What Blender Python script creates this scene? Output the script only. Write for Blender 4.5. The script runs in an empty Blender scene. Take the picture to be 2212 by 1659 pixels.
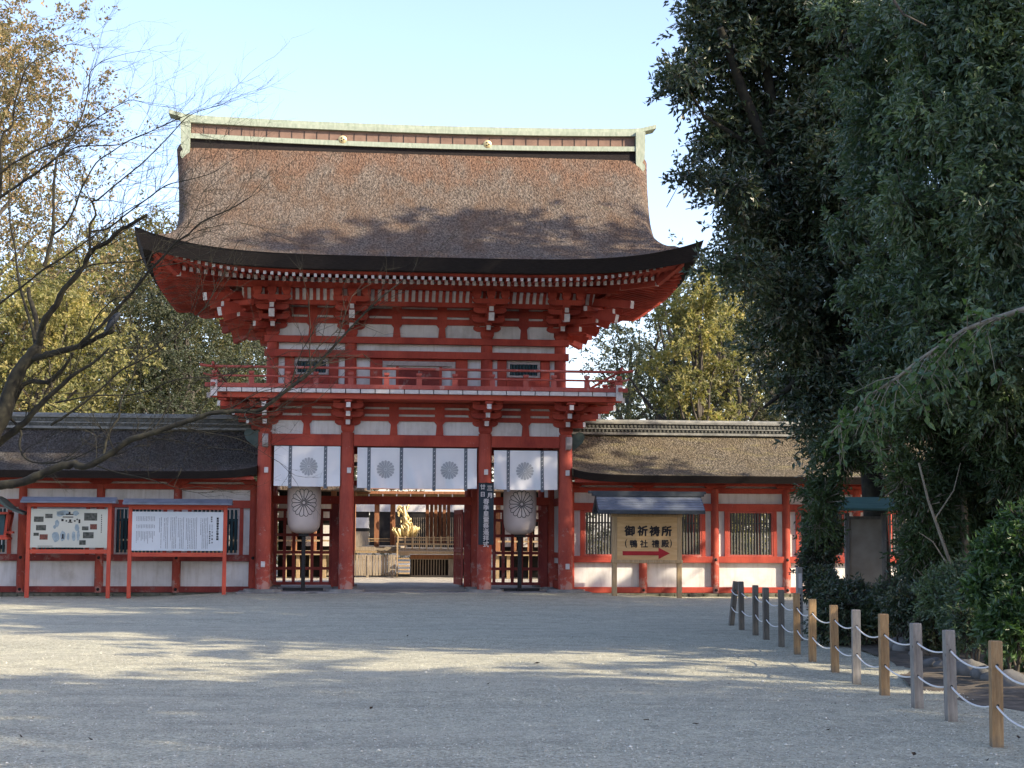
import bpy, math, random
import numpy as np
from math import sin, cos, pi, radians, sqrt, atan2, floor
from mathutils import Vector, Matrix

# ------------------------------------------------------------------ camera, sky, sun, exposure
SC = bpy.context.scene
COL = SC.collection
FPX, CX, CY = 3543.0, 1106.0, 829.5          # focal length and centre on a 2212 px wide picture
PITCH, ROLL, CZ = radians(5.24), radians(0.28), 1.7
cam = bpy.data.cameras.new('camera')
cam.sensor_width = 36.0
cam.lens = 36.0 * FPX / 2212.0
cam.clip_start, cam.clip_end = 0.1, 3000
camo = bpy.data.objects.new('camera', cam)
COL.objects.link(camo)
MC = Matrix.Rotation(pi / 2 + PITCH, 3, 'X') @ Matrix.Rotation(ROLL, 3, 'Z')
camo.matrix_world = Matrix.Translation((0, 0, CZ)) @ MC.to_4x4()
SC.camera = camo

SUN_AZ, SUN_EL = radians(64), radians(31)      # azimuth measured from -Y towards +X
SUNV = Vector((sin(SUN_AZ) * cos(SUN_EL), -cos(SUN_AZ) * cos(SUN_EL), sin(SUN_EL)))
world = bpy.data.worlds.new('World')
SC.world = world
world.use_nodes = True
wn = world.node_tree
for n in list(wn.nodes):
    wn.nodes.remove(n)
sky = wn.nodes.new('ShaderNodeTexSky')
sky.sky_type = 'NISHITA'
sky.sun_disc = False
sky.sun_elevation = SUN_EL
sky.sun_rotation = atan2(SUNV.x, SUNV.y)
sky.air_density = 1.0
sky.dust_density = 1.3
sky.ozone_density = 2.2
bg = wn.nodes.new('ShaderNodeBackground')
bg.inputs['Strength'].default_value = 0.15
wo = wn.nodes.new('ShaderNodeOutputWorld')
tint = wn.nodes.new('ShaderNodeMix')
tint.data_type = 'RGBA'
tint.blend_type = 'MULTIPLY'
tint.inputs[0].default_value = 1.0
tint.inputs[7].default_value = (1.06, .94, .965, 1)
wn.links.new(sky.outputs[0], tint.inputs[6])
wn.links.new(tint.outputs[2], bg.inputs[0])
wn.links.new(bg.outputs[0], wo.inputs[0])
sl = bpy.data.lights.new('sun', 'SUN')
sl.energy = 3.5
sl.angle = radians(0.53)
sl.color = (1.0, 0.86, 0.66)
so = bpy.data.objects.new('sun', sl)
COL.objects.link(so)
so.location = (40, -20, 40)
so.rotation_euler = SUNV.to_track_quat('Z', 'Y').to_euler()
SC.view_settings.view_transform = 'Standard'
SC.view_settings.look = 'None'
SC.view_settings.exposure = 1.5
SC.view_settings.gamma = 1.0
SC.render.resolution_x, SC.render.resolution_y = 1024, 768
SC.cycles.max_bounces = 6
SC.cycles.diffuse_bounces = 3
SC.cycles.glossy_bounces = 2
SC.cycles.transmission_bounces = 3
SC.cycles.transparent_max_bounces = 4

# ------------------------------------------------------------------ frames and helpers
TH = radians(6.1)
G0 = Vector((-2.6, 44.6, 0.0))
GX, GY = Vector((cos(TH), sin(TH), 0)), Vector((-sin(TH), cos(TH), 0))
CAMP = Vector((0, 0, CZ))


def ray(x, y):
    return MC @ Vector((x - CX, CY - y, -FPX))


def at(x, y, Y):
    v = ray(x, y)
    return CAMP + v * (Y / v.y)


def gnd(x, y, z=0.0):
    v = ray(x, y)
    return CAMP + v * ((z - CZ) / v.z)


def gx(x, y, yp):
    """picture point -> gate-frame (x, z) on the plane at depth yp"""
    v = ray(x, y)
    t = (yp - (CAMP - G0).dot(GY)) / v.dot(GY)
    p = CAMP + v * t - G0
    return p.dot(GX), p.z


def gw(x, y, z=0.0):
    return G0 + GX * x + GY * y + Vector((0, 0, z))


def nrm(v):
    return v / (np.linalg.norm(v) + 1e-9)


class MB:
    def __init__(self):
        self.v, self.f, self.m, self.s = [], [], [], []

    def add(self, vs, fs, m=0, smooth=False):
        b = len(self.v)
        self.v.extend([tuple(map(float, p)) for p in vs])
        for f in fs:
            self.f.append(tuple(b + i for i in f))
            self.m.append(m)
            self.s.append(smooth)

    def box(self, x0, x1, y0, y1, z0, z1, m=0):
        self.add([(x0, y0, z0), (x1, y0, z0), (x1, y1, z0), (x0, y1, z0), (x0, y0, z1), (x1, y0, z1), (x1, y1, z1), (x0, y1, z1)],
                 [(0, 3, 2, 1), (4, 5, 6, 7), (0, 1, 5, 4), (1, 2, 6, 5), (2, 3, 7, 6), (3, 0, 4, 7)], m)

    def beam(self, p, q, w, h, m=0, me=None, up=(0, 0, 1), taper=1.0):
        p, q, up = np.array(p, float), np.array(q, float), np.array(up, float)
        d = nrm(q - p)
        s = nrm(np.cross(d, up))
        u = np.cross(s, d)
        vs = []
        for c, k in ((p, 1.0), (q, taper)):
            for a, b in ((-1, -1), (1, -1), (1, 1), (-1, 1)):
                vs.append(c + s * a * w / 2 * k + u * b * h / 2 * k)
        self.add(vs, [(0, 1, 5, 4), (1, 2, 6, 5), (2, 3, 7, 6), (3, 0, 4, 7)], m)
        self.add(vs, [(0, 3, 2, 1)], m)
        self.add(vs, [(4, 5, 6, 7)], m if me is None else me)

    def cyl(self, p, q, r0, r1=None, n=16, m=0, cap=True):
        self.tube([p, q], [r0, r0 if r1 is None else r1], n, m, cap)

    def tube(self, pts, rs, n=8, m=0, cap=True):
        pts = [np.array(p, float) for p in pts]
        prev = None
        vs = []
        for i, p in enumerate(pts):
            d = pts[min(i + 1, len(pts) - 1)] - pts[max(i - 1, 0)]
            d = nrm(d)
            if prev is None:
                a = np.array([0, 0, 1.0]) if abs(d[2]) < .9 else np.array([1.0, 0, 0])
                s = nrm(np.cross(d, a))
            else:
                s = nrm(prev - d * prev.dot(d))
            prev = s
            u = np.cross(d, s)
            for k in range(n):
                t = 2 * pi * k / n
                vs.append(p + (s * cos(t) + u * sin(t)) * rs[i])
        fs = []
        for i in range(len(pts) - 1):
            for k in range(n):
                a, b = i * n + k, i * n + (k + 1) % n
                fs.append((a, b, b + n, a + n))
        self.add(vs, fs, m, True)
        if cap:
            self.add(vs[:n], [tuple(range(n))[::-1]], m)
            self.add(vs[-n:], [tuple(range(n))], m)

    def lathe(self, prof, c=(0, 0, 0), n=24, m=0, smooth=True):
        vs, fs = [], []
        for r, z in prof:
            for k in range(n):
                t = 2 * pi * k / n
                vs.append((c[0] + r * cos(t), c[1] + r * sin(t), c[2] + z))
        for i in range(len(prof) - 1):
            for k in range(n):
                a, b = i * n + k, i * n + (k + 1) % n
                fs.append((a, b, b + n, a + n))
        self.add(vs, fs, m, smooth)

    def prism(self, poly, o, ax, ay, az, m=0, me=None):
        """poly (2D) in the plane spanned by ax, ay at o, thickened along az (centred)"""
        o, ax, ay, az = [np.array(t, float) for t in (o, ax, ay, az)]
        n = len(poly)
        vs = [o + ax * p[0] + ay * p[1] - az / 2 for p in poly] + [o + ax * p[0] + ay * p[1] + az / 2 for p in poly]
        self.add(vs, [tuple(range(n))[::-1], tuple(range(n, 2 * n))], m if me is None else me)
        self.add(vs, [(i, (i + 1) % n, n + (i + 1) % n, n + i) for i in range(n)], m)

    def grid(self, fn, nu, nv, m=0, smooth=True, flip=False):
        vs = [fn(i / nu, j / nv) for j in range(nv + 1) for i in range(nu + 1)]
        fs = []
        for j in range(nv):
            for i in range(nu):
                a = j * (nu + 1) + i
                f = (a, a + 1, a + nu + 2, a + nu + 1)
                fs.append(f[::-1] if flip else f)
        self.add(vs, fs, m, smooth)

    def build(self, name, mats, parent=None, off=(0, 0, 0), bevel=0):
        me = bpy.data.meshes.new(name)
        vv = [(a - off[0], b - off[1], c - off[2]) for a, b, c in self.v]
        me.from_pydata(vv, [], self.f)
        for mt in (mats if isinstance(mats, (list, tuple)) else [mats]):
            me.materials.append(mt)
        me.polygons.foreach_set('material_index', self.m)
        me.polygons.foreach_set('use_smooth', self.s)
        me.validate()
        me.update()
        o = bpy.data.objects.new(name, me)
        COL.objects.link(o)
        if parent is not None:
            o.parent = parent
        if bevel:
            md = o.modifiers.new('edge', 'BEVEL')
            md.width = bevel
            md.segments = 1
            md.limit_method = 'ANGLE'
        return o


def tag(o, label=None, cat=None, group=None, kind=None):
    if label: o['label'] = label
    if cat: o['category'] = cat
    if group: o['group'] = group
    if kind: o['kind'] = kind
    return o


def empty(name, loc, rz=0.0, label=None, cat=None, group=None):
    o = bpy.data.objects.new(name, None)
    COL.objects.link(o)
    o.location = loc
    o.rotation_euler = (0, 0, rz)
    o.empty_display_size = .2
    return tag(o, label, cat, group)


def np_mesh(name, V, F, mat, parent=None, smooth=False):
    """V (n,3), F (m,k) numpy arrays"""
    me = bpy.data.meshes.new(name)
    k = F.shape[1]
    me.vertices.add(len(V))
    me.vertices.foreach_set('co', V.astype(np.float32).ravel())
    me.loops.add(F.size)
    me.loops.foreach_set('vertex_index', F.astype(np.int32).ravel())
    me.polygons.add(len(F))
    me.polygons.foreach_set('loop_start', np.arange(0, F.size, k, dtype=np.int32))
    me.polygons.foreach_set('use_smooth', np.full(len(F), smooth))
    me.materials.append(mat)
    me.update(calc_edges=True)
    o = bpy.data.objects.new(name, me)
    COL.objects.link(o)
    if parent is not None:
        o.parent = parent
    return o


# ------------------------------------------------------------------ materials
def newmat(name):
    m = bpy.data.materials.new(name)
    m.use_nodes = True
    nt = m.node_tree
    p = nt.nodes['Principled BSDF']
    return m, nt, p


def N(nt, t, **kw):
    n = nt.nodes.new(t)
    for k, v in kw.items():
        if hasattr(n, k):
            setattr(n, k, v)
        else:
            n.inputs[k].default_value = v
    return n


def coords(nt, scale=(1, 1, 1), kind='Object'):
    tc = N(nt, 'ShaderNodeTexCoord')
    mp = N(nt, 'ShaderNodeMapping')
    mp.inputs['Scale'].default_value = scale
    nt.links.new(tc.outputs[kind], mp.inputs[0])
    return mp.outputs[0]


def noise(nt, vec, scale, detail=3, rough=.55):
    n = N(nt, 'ShaderNodeTexNoise')
    n.inputs['Scale'].default_value = scale
    n.inputs['Detail'].default_value = detail
    n.inputs['Roughness'].default_value = rough
    nt.links.new(vec, n.inputs['Vector'])
    return n.outputs['Fac']


def ramp(nt, fac, stops, interp='LINEAR'):
    r = N(nt, 'ShaderNodeValToRGB')
    cr = r.color_ramp
    cr.interpolation = interp
    while len(cr.elements) < len(stops):
        cr.elements.new(.5)
    for e, (p, c) in zip(cr.elements, stops):
        e.position = p
        e.color = (*c, 1) if len(c) == 3 else c
    nt.links.new(fac, r.inputs[0])
    return r.outputs[0]


def mix(nt, fac, a, b, mode='MIX'):
    n = N(nt, 'ShaderNodeMix', data_type='RGBA', blend_type=mode)
    if isinstance(fac, (int, float)):
        n.inputs[0].default_value = fac
    else:
        nt.links.new(fac, n.inputs[0])
    for k, c in ((6, a), (7, b)):
        if isinstance(c, tuple):
            n.inputs[k].default_value = (*c, 1)
        else:
            nt.links.new(c, n.inputs[k])
    return n.outputs[2]


def math_(nt, op, a, b=None, clamp=False):
    n = N(nt, 'ShaderNodeMath', operation=op, use_clamp=clamp)
    for i, c in enumerate((a, b)):
        if c is None:
            continue
        if isinstance(c, (int, float)):
            n.inputs[i].default_value = c
        else:
            nt.links.new(c, n.inputs[i])
    return n.outputs[0]


def bump(nt, p, h, strength=.3, dist=.02):
    b = N(nt, 'ShaderNodeBump')
    b.inputs['Strength'].default_value = strength
    b.inputs['Distance'].default_value = dist
    nt.links.new(h, b.inputs['Height'])
    nt.links.new(b.outputs[0], p.inputs['Normal'])


def mat_simple(name, c1, c2, scale=3.0, rough=.75, stretch=(1, 1, 1), bs=.2, bd=.01, detail=4, spec=.3, metal=0):
    m, nt, p = newmat(name)
    v = coords(nt, stretch)
    f = noise(nt, v, scale, detail)
    c = ramp(nt, f, [(.3, c1), (.7, c2)])
    nt.links.new(c, p.inputs['Base Color'])
    p.inputs['Roughness'].default_value = rough
    p.inputs['Specular IOR Level'].default_value = spec
    p.inputs['Metallic'].default_value = metal
    if bs:
        bump(nt, p, f, bs, bd)
    return m


def mat_paint(name, c1, c2, wear=(.42, .33, .28), amt=.62, low=False):
    """old painted wood: blotchy pigment, pale worn patches, grain"""
    m, nt, p = newmat(name)
    v = coords(nt)
    c = ramp(nt, noise(nt, v, 1.7, 5), [(.3, c1), (.68, c2)])
    c = mix(nt, .9, c, ramp(nt, noise(nt, coords(nt, (1, 1, .35)), .9, 7, .7), [(.36, (.68, .66, .70)), (.5, (1, 1, 1)), (.66, (1.18, 1.3, 1.35))]), 'MULTIPLY')
    g = noise(nt, coords(nt, (9, 9, 1.2)), 5, 4)
    w = noise(nt, v, 3.2, 8, .72)
    if low:
        sp = N(nt, 'ShaderNodeSeparateXYZ')
        nt.links.new(coords(nt), sp.inputs[0])
        hz = math_(nt, 'MULTIPLY', math_(nt, 'SUBTRACT', 1.6, sp.outputs[2]), .09, )
        hz = math_(nt, 'MAXIMUM', hz, 0.0)
        w = math_(nt, 'ADD', w, hz)
    wf = ramp(nt, w, [(amt, (0, 0, 0)), (amt + .07, (1, 1, 1))])
    c = mix(nt, math_(nt, 'MULTIPLY', wf, .55), c, wear)
    c = mix(nt, .35, c, ramp(nt, g, [(.3, (.55, .55, .55)), (.7, (1.1, 1.1, 1.1))]), 'MULTIPLY')
    nt.links.new(c, p.inputs['Base Color'])
    p.inputs['Roughness'].default_value = .72
    p.inputs['Specular IOR Level'].default_value = .25
    bump(nt, p, g, .25, .006)
    return m


M = {}
M['red'] = mat_paint('vermilion_paint', (.31, .046, .032), (.43, .072, .043), amt=.64)
M['redpost'] = mat_paint('vermilion_pillar', (.30, .052, .036), (.43, .085, .052), amt=.60, low=True)
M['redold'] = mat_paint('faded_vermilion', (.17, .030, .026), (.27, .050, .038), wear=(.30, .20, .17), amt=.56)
M['rednew'] = mat_simple('orange_red_paint', (.40, .055, .032), (.48, .080, .040), 2, .6, bs=0)
M['redpink'] = mat_paint('dusty_red_rail', (.33, .07, .055), (.42, .10, .075), wear=(.45, .33, .3), amt=.58)
m_, nt_, p_ = newmat('white_plaster')
v_ = coords(nt_)
c_w = ramp(nt_, noise(nt_, v_, 1.3, 6, .65), [(.3, (.50, .475, .445)), (.48, (.64, .62, .60)), (.7, (.72, .70, .68))])
c_w = mix(nt_, .5, c_w, ramp(nt_, noise(nt_, coords(nt_, (5, 5, .5)), 2.2, 5, .6), [(.32, (.72, .69, .64)), (.52, (1, 1, 1))]), 'MULTIPLY')
nt_.links.new(c_w, p_.inputs['Base Color'])
p_.inputs['Roughness'].default_value = .9
p_.inputs['Specular IOR Level'].default_value = .2
M['white'] = m_
M['cap'] = mat_simple('white_beam_ends', (.46, .42, .40), (.62, .575, .55), 9, .85, bs=0)
M['capgrey'] = mat_simple('greyed_beam_ends', (.30, .26, .25), (.42, .37, .35), 9, .85, bs=0)
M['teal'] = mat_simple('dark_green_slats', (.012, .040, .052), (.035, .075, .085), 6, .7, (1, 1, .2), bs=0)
M['slatwood'] = mat_simple('grey_green_slats', (.060, .070, .068), (.12, .11, .10), 6, .8, (1, 1, .2), bs=0)
M['black'] = mat_simple('black_lacquer', (.006, .006, .007), (.016, .015, .015), 8, .45, bs=0)
M['stone'] = mat_simple('grey_stone', (.13, .125, .115), (.27, .26, .24), 4, .9, bs=.5, bd=.02)
M['rock'] = mat_simple('river_rock', (.07, .07, .068), (.18, .175, .165), 3, .85, bs=.6, bd=.03)
M['moss'] = mat_simple('mossy_stone', (.045, .05, .03), (.15, .145, .11), 5, .95, bs=.6, bd=.03)
M['copper'] = mat_simple('pale_green_copper', (.25, .30, .22), (.40, .44, .34), 5, .6, (3, 1, 1), bs=.15)
M['copperdk'] = mat_simple('dark_green_copper', (.030, .050, .044), (.065, .09, .078), 5, .6, bs=.15)
M['gold'] = mat_simple('gold_leaf', (.55, .42, .18), (.78, .66, .36), 8, .4, metal=.45, bs=.2)
M['iron'] = mat_simple('dark_iron', (.015, .015, .016), (.035, .035, .035), 9, .5, metal=.4, bs=0)
M['wood'] = mat_simple('pale_old_wood', (.27, .19, .10), (.42, .31, .18), 4, .75, (8, 8, .8), bs=.2)
M['woodbr'] = mat_simple('brown_hall_wood', (.20, .085, .045), (.36, .17, .085), 4, .75, (8, 8, .8), bs=.2)
M['woodgrey'] = mat_simple('grey_hall_wood', (.22, .18, .13), (.38, .32, .24), 4, .8, (8, 8, .8), bs=.2)
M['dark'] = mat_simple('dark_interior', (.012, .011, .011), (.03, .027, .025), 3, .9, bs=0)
M['rope'] = mat_simple('white_rope', (.55, .54, .50), (.72, .70, .66), 60, .8, bs=.3)
M['greenroof'] = mat_simple('green_copper_sheet', (.055, .115, .09), (.09, .165, .13), 3, .5, (1, 6, 1), bs=.1)
M['slate'] = mat_simple('blue_grey_sheet', (.10, .12, .15), (.17, .19, .23), 3, .5, bs=.1)


M['slatedk'] = mat_simple('dark_grey_sheet', (.028, .036, .044), (.06, .07, .08), 4, .55, bs=0)


def post_mat(name, a, b):
    m, nt, p = newmat(name)
    v = coords(nt, (14, 14, 1.3))
    g = noise(nt, v, 4, 5, .6)
    c = ramp(nt, g, [(.3, a), (.7, b)])
    k = noise(nt, coords(nt, (1, 1, .6)), 16, 1)
    c = mix(nt, ramp(nt, k, [(.70, (0, 0, 0)), (.74, (1, 1, 1))]), c, (.05, .03, .015))
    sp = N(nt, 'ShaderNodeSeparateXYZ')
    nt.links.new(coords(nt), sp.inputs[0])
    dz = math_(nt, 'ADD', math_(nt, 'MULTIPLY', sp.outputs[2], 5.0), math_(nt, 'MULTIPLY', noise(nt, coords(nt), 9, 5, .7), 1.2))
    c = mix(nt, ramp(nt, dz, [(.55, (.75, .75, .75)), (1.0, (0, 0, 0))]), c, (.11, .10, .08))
    c = mix(nt, .8, c, ramp(nt, noise(nt, coords(nt, (3, 3, .8)), 3, 6, .7), [(.34, (.62, .62, .64)), (.6, (1.12, 1.1, 1.06))]), 'MULTIPLY')
    nt.links.new(c, p.inputs['Base Color'])
    p.inputs['Roughness'].default_value = .8
    bump(nt, p, g, .8, .006)
    return m


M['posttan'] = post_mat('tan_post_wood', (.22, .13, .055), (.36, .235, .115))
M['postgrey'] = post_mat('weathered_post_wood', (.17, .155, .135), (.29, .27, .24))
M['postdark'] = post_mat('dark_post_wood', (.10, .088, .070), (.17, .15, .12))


def mat_thatch(name, a, b, c_, moss, mossamt, sc=1.0, zred=None):
    """cypress-bark thatch: short shaggy strands, rusty and mossy patches"""
    m, nt, p = newmat(name)
    v = coords(nt, (1.25, .6, .6))
    w = N(nt, 'ShaderNodeTexNoise')
    w.inputs['Scale'].default_value = 6
    nt.links.new(v, w.inputs['Vector'])
    wv = N(nt, 'ShaderNodeVectorMath', operation='SCALE')
    wv.inputs['Scale'].default_value = .06
    nt.links.new(w.outputs['Color'], wv.inputs[0])
    av = N(nt, 'ShaderNodeVectorMath', operation='ADD')
    nt.links.new(v, av.inputs[0])
    nt.links.new(wv.outputs[0], av.inputs[1])
    g = noise(nt, av.outputs[0], 17 * sc, 4, .62)
    f = noise(nt, v, 1.1, 6, .65)
    base = ramp(nt, g, [(.34, tuple(x * .42 for x in a)), (.5, a), (.66, b)])
    c = mix(nt, ramp(nt, f, [(.42, (0, 0, 0)), (.64, (1, 1, 1))]), base, ramp(nt, g, [(.36, tuple(x * .45 for x in c_)), (.62, c_)]))
    if zred:
        sp = N(nt, 'ShaderNodeSeparateXYZ')
        nt.links.new(coords(nt), sp.inputs[0])
        hz = math_(nt, 'ADD', math_(nt, 'MULTIPLY', math_(nt, 'SUBTRACT', sp.outputs[2], zred), .30), math_(nt, 'MULTIPLY', f, 1.2))
        c = mix(nt, ramp(nt, hz, [(.66, (0, 0, 0)), (1.0, (.55, .55, .55))]), c, ramp(nt, g, [(.34, (.085, .045, .030)), (.62, (.29, .165, .105))]))
    f2 = noise(nt, coords(nt, (.35, 1, 1)), 2.6, 6, .7)
    c = mix(nt, ramp(nt, f2, [(mossamt, (0, 0, 0)), (mossamt + .14, (1, 1, 1))]), c, ramp(nt, g, [(.34, tuple(x * .4 for x in moss)), (.64, moss)]))
    nt.links.new(c, p.inputs['Base Color'])
    p.inputs['Roughness'].default_value = .95
    p.inputs['Specular IOR Level'].default_value = .1
    bump(nt, p, g, 1.0, .16)
    return m


M['thatch'] = mat_thatch('bark_thatch', (.150, .122, .098), (.27, .225, .18), (.19, .13, .09), (.18, .165, .12), .60, zred=11.2)
M['thatch2'] = mat_thatch('sunlit_mossy_thatch', (.125, .108, .082), (.28, .24, .18), (.19, .155, .105), (.25, .215, .12), .52)  # right corridor: mossy thatch with a sunlit straw tone in the colour
M['thatch3'] = mat_thatch('shaded_bark_thatch', (.095, .086, .075), (.19, .175, .155), (.12, .10, .08), (.13, .12, .085), .58)  # left corridor: same thatch, its shade put into a darker colour
M['thatchcut'] = mat_simple('cut_thatch_edge', (.010, .008, .008), (.030, .024, .022), 9, .95, (1, 1, 14), bs=.4, bd=.01)


def mat_gravel(name, a, b, warm):
    m, nt, p = newmat(name)
    tc = N(nt, 'ShaderNodeTexCoord')
    vo = N(nt, 'ShaderNodeTexVoronoi')
    vo.inputs['Scale'].default_value = 55
    nt.links.new(tc.outputs['Object'], vo.inputs['Vector'])
    n1 = noise(nt, tc.outputs['Object'], 14, 4, .7)
    n2 = noise(nt, tc.outputs['Object'], .33, 5, .6)
    n3 = noise(nt, tc.outputs['Object'], 3.1, 5, .68)
    n4 = noise(nt, coords(nt, (.5, 1.6, 1)), .9, 6, .7)
    sp = N(nt, 'ShaderNodeSeparateColor')
    nt.links.new(vo.outputs['Color'], sp.inputs[0])
    c = ramp(nt, sp.outputs[0], [(0.0, tuple(x * .62 for x in a)), (.45, a), (1.0, b)])
    c = mix(nt, .55, c, ramp(nt, n1, [(.32, (.62, .62, .62)), (.68, (1.25, 1.25, 1.25))]), 'MULTIPLY')
    c = mix(nt, ramp(nt, n2, [(.35, (0, 0, 0)), (.7, (.5, .5, .5))]), c, warm)
    c = mix(nt, .8, c, ramp(nt, n3, [(.34, (.80, .80, .81)), (.66, (1.12, 1.12, 1.10))]), 'MULTIPLY')
    c = mix(nt, .9, c, ramp(nt, n4, [(.36, (.84, .84, .85)), (.5, (1, 1, 1)), (.66, (1.08, 1.08, 1.06))]), 'MULTIPLY')
    nt.links.new(c, p.inputs['Base Color'])
    p.inputs['Roughness'].default_value = .9
    p.inputs['Specular IOR Level'].default_value = .2
    h = math_(nt, 'ADD', math_(nt, 'MULTIPLY', vo.outputs['Distance'], -1.0), math_(nt, 'ADD', math_(nt, 'MULTIPLY', n1, 1.6), math_(nt, 'MULTIPLY', n3, 3.0)))
    bump(nt, p, h, .9, .03)
    return m


M['gravel'] = mat_gravel('pale_gravel', (.47, .455, .34), (.67, .65, .50), (.53, .50, .38))
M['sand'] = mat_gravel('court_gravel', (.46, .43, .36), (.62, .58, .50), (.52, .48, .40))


def mat_leaf(name, cols, rough=.5, trans=.35, spec=.4, tint=1.6):
    m, nt, p = newmat(name)
    g = N(nt, 'ShaderNodeNewGeometry')
    st = [(i / max(1, len(cols) - 1), c) for i, c in enumerate(cols)]
    c = ramp(nt, g.outputs['Random Per Island'], st)
    v = coords(nt)
    c = mix(nt, .8, c, ramp(nt, noise(nt, v, .55, 3), [(.32, (.48, .54, .56)), (.5, (.95, .95, .9)), (.68, (1.55, 1.4, 1.15))]), 'MULTIPLY')
    nt.links.new(c, p.inputs['Base Color'])
    p.inputs['Roughness'].default_value = rough
    p.inputs['Specular IOR Level'].default_value = spec
    if trans:
        t = N(nt, 'ShaderNodeBsdfTranslucent')
        tcol = mix(nt, 1.0, c, (tint, tint * 1.05, tint * .55), 'MULTIPLY')
        nt.links.new(tcol, t.inputs[0])
        mx = N(nt, 'ShaderNodeMixShader')
        mx.inputs[0].default_value = trans
        nt.links.new(p.outputs[0], mx.inputs[1])
        nt.links.new(t.outputs[0], mx.inputs[2])
        nt.links.new(mx.outputs[0], nt.nodes['Material Output'].inputs[0])
    return m


M['leafdark'] = mat_leaf('dark_oak_leaf', [(.030, .050, .030), (.054, .082, .046), (.036, .062, .038), (.072, .098, .048), (.078, .068, .04)], .38, .2, .6)
M['leafmid'] = mat_leaf('green_leaf', [(.050, .088, .052), (.078, .126, .066), (.058, .100, .060), (.100, .140, .066)], .38, .25, .6)
M['leaffine'] = mat_leaf('fine_green_leaf', [(.036, .066, .026), (.058, .095, .036), (.050, .075, .028)], .5, .25, .4)
M['leafbroad'] = mat_leaf('broad_green_leaf', [(.042, .085, .026), (.06, .115, .035), (.05, .10, .05)], .4, .3, .5)
M['leafsun'] = mat_leaf('yellow_green_leaf', [(.19, .195, .075), (.29, .26, .11), (.24, .22, .10), (.13, .155, .065)], .6, .35, .3)
M['leafolive'] = mat_leaf('olive_leaf', [(.09, .10, .04), (.14, .14, .055), (.17, .14, .065), (.08, .09, .04)], .6, .3, .3)
M['leaftan'] = mat_leaf('tan_autumn_leaf', [(.22, .18, .10), (.28, .22, .13), (.18, .16, .085), (.24, .16, .10), (.14, .14, .08), (.08, .09, .05)], .65, .3, .2)
M['leafblue'] = mat_leaf('dull_green_leaf', [(.040, .055, .036), (.065, .080, .048), (.085, .085, .05)], .6, .25, .3)
M['bark'] = mat_simple('grey_bark', (.035, .030, .025), (.095, .085, .07), 5, .9, (3, 3, .7), bs=.8, bd=.02)
M['barkmoss'] = mat_simple('mossy_dark_bark', (.010, .009, .008), (.034, .032, .020), 4, .92, (2, 2, 2), bs=.8, bd=.02)
M['barklight'] = mat_simple('pale_stem_bark', (.13, .115, .085), (.25, .22, .17), 6, .85, (3, 3, .7), bs=.4)
M['leafdry'] = mat_simple('dry_brown_leaf', (.03, .02, .012), (.06, .04, .022), 8, .8, bs=0)


def text_mesh(s, size, thick=0.0):
    cu = bpy.data.curves.new('lettering', 'FONT')
    cu.body = s
    cu.size = size
    cu.align_x = 'CENTER'
    cu.align_y = 'CENTER'
    cu.offset = thick
    cu.extrude = .002
    cu.resolution_u = 3
    o = bpy.data.objects.new('lettering', cu)
    COL.objects.link(o)
    dg = bpy.context.evaluated_depsgraph_get()
    me = bpy.data.meshes.new_from_object(o.evaluated_get(dg))
    bpy.data.objects.remove(o)
    bpy.data.curves.remove(cu)
    return me


def put_text(mb, s, x, y, z, size, thick=0.0, m=0, sx=1.0):
    """one character or string facing -y, centred at (x, z)"""
    me = text_mesh(s, size, 0.0)
    if len(me.vertices):
        xs = [v.co.x for v in me.vertices]
        ys = [v.co.y for v in me.vertices]
        cx, cy = (min(xs) + max(xs)) / 2, (min(ys) + max(ys)) / 2
        sh_ = [(0, 0)] if thick <= 0 else [(-thick, 0), (thick, 0), (0, -thick), (0, thick)]
        for i_, (ux_, uz_) in enumerate(sh_):
            mb.add([(x + ux_ + (v.co.x - cx) * sx, y - v.co.z - .0006 * i_, z + uz_ + v.co.y - cy) for v in me.vertices], [tuple(p.vertices) for p in me.polygons], m)
    bpy.data.meshes.remove(me)

# ================================================================== the two-storey gate
gate = empty('tower_gate', G0, TH, 'two-storey vermilion gate with a great brown bark roof, standing over the middle of the gravel', 'gate')
RW = [M['red'], M['cap'], M['white'], M['capgrey']]
PX = [-4.07, -1.86, 1.88, 4.10]
PY = [0.0, 2.25, 4.5]

# floor of the gate
mb = MB()
mb.box(-4.75, 4.8, -.42, .95, -.02, .15, 0)
mb.build('stone_floor', M['stone'], gate, bevel=.03)
rng = random.Random(4)
for j, y in enumerate(PY):
    for i, x in enumerate(PX):
        mb = MB()
        n = 18
        w, d = (.52, .40) if j == 0 else (.36, .34)
        prof = []
        base = []
        for k in range(n):
            t = 2 * pi * k / n
            r = 1 + rng.uniform(-.07, .07)
            sq = 1 / max(abs(cos(t)), abs(sin(t))) ** .55
            base.append((w * r * cos(t) * sq, d * r * sin(t) * sq))
        vs = [(x + a, y + b, .10) for a, b in base] + [(x + a * .97, y + b * .97, .215) for a, b in base]
        mb.add(vs, [(k, (k + 1) % n, n + (k + 1) % n, n + k) for k in range(n)] + [tuple(range(n, 2 * n))], 0)
        mb.build('base_stone', M['stone'], gate)
        mb = MB()
        top = 4.42
        mb.tube([(0, 0, 0), (0, 0, .8), (0, 0, 3.4), (0, 0, top - .2)], [.197, .197, .192, .18], 24)
        o = mb.build('pillar', M['redpost'], gate)
        o.location = (x, y, .205)

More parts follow.
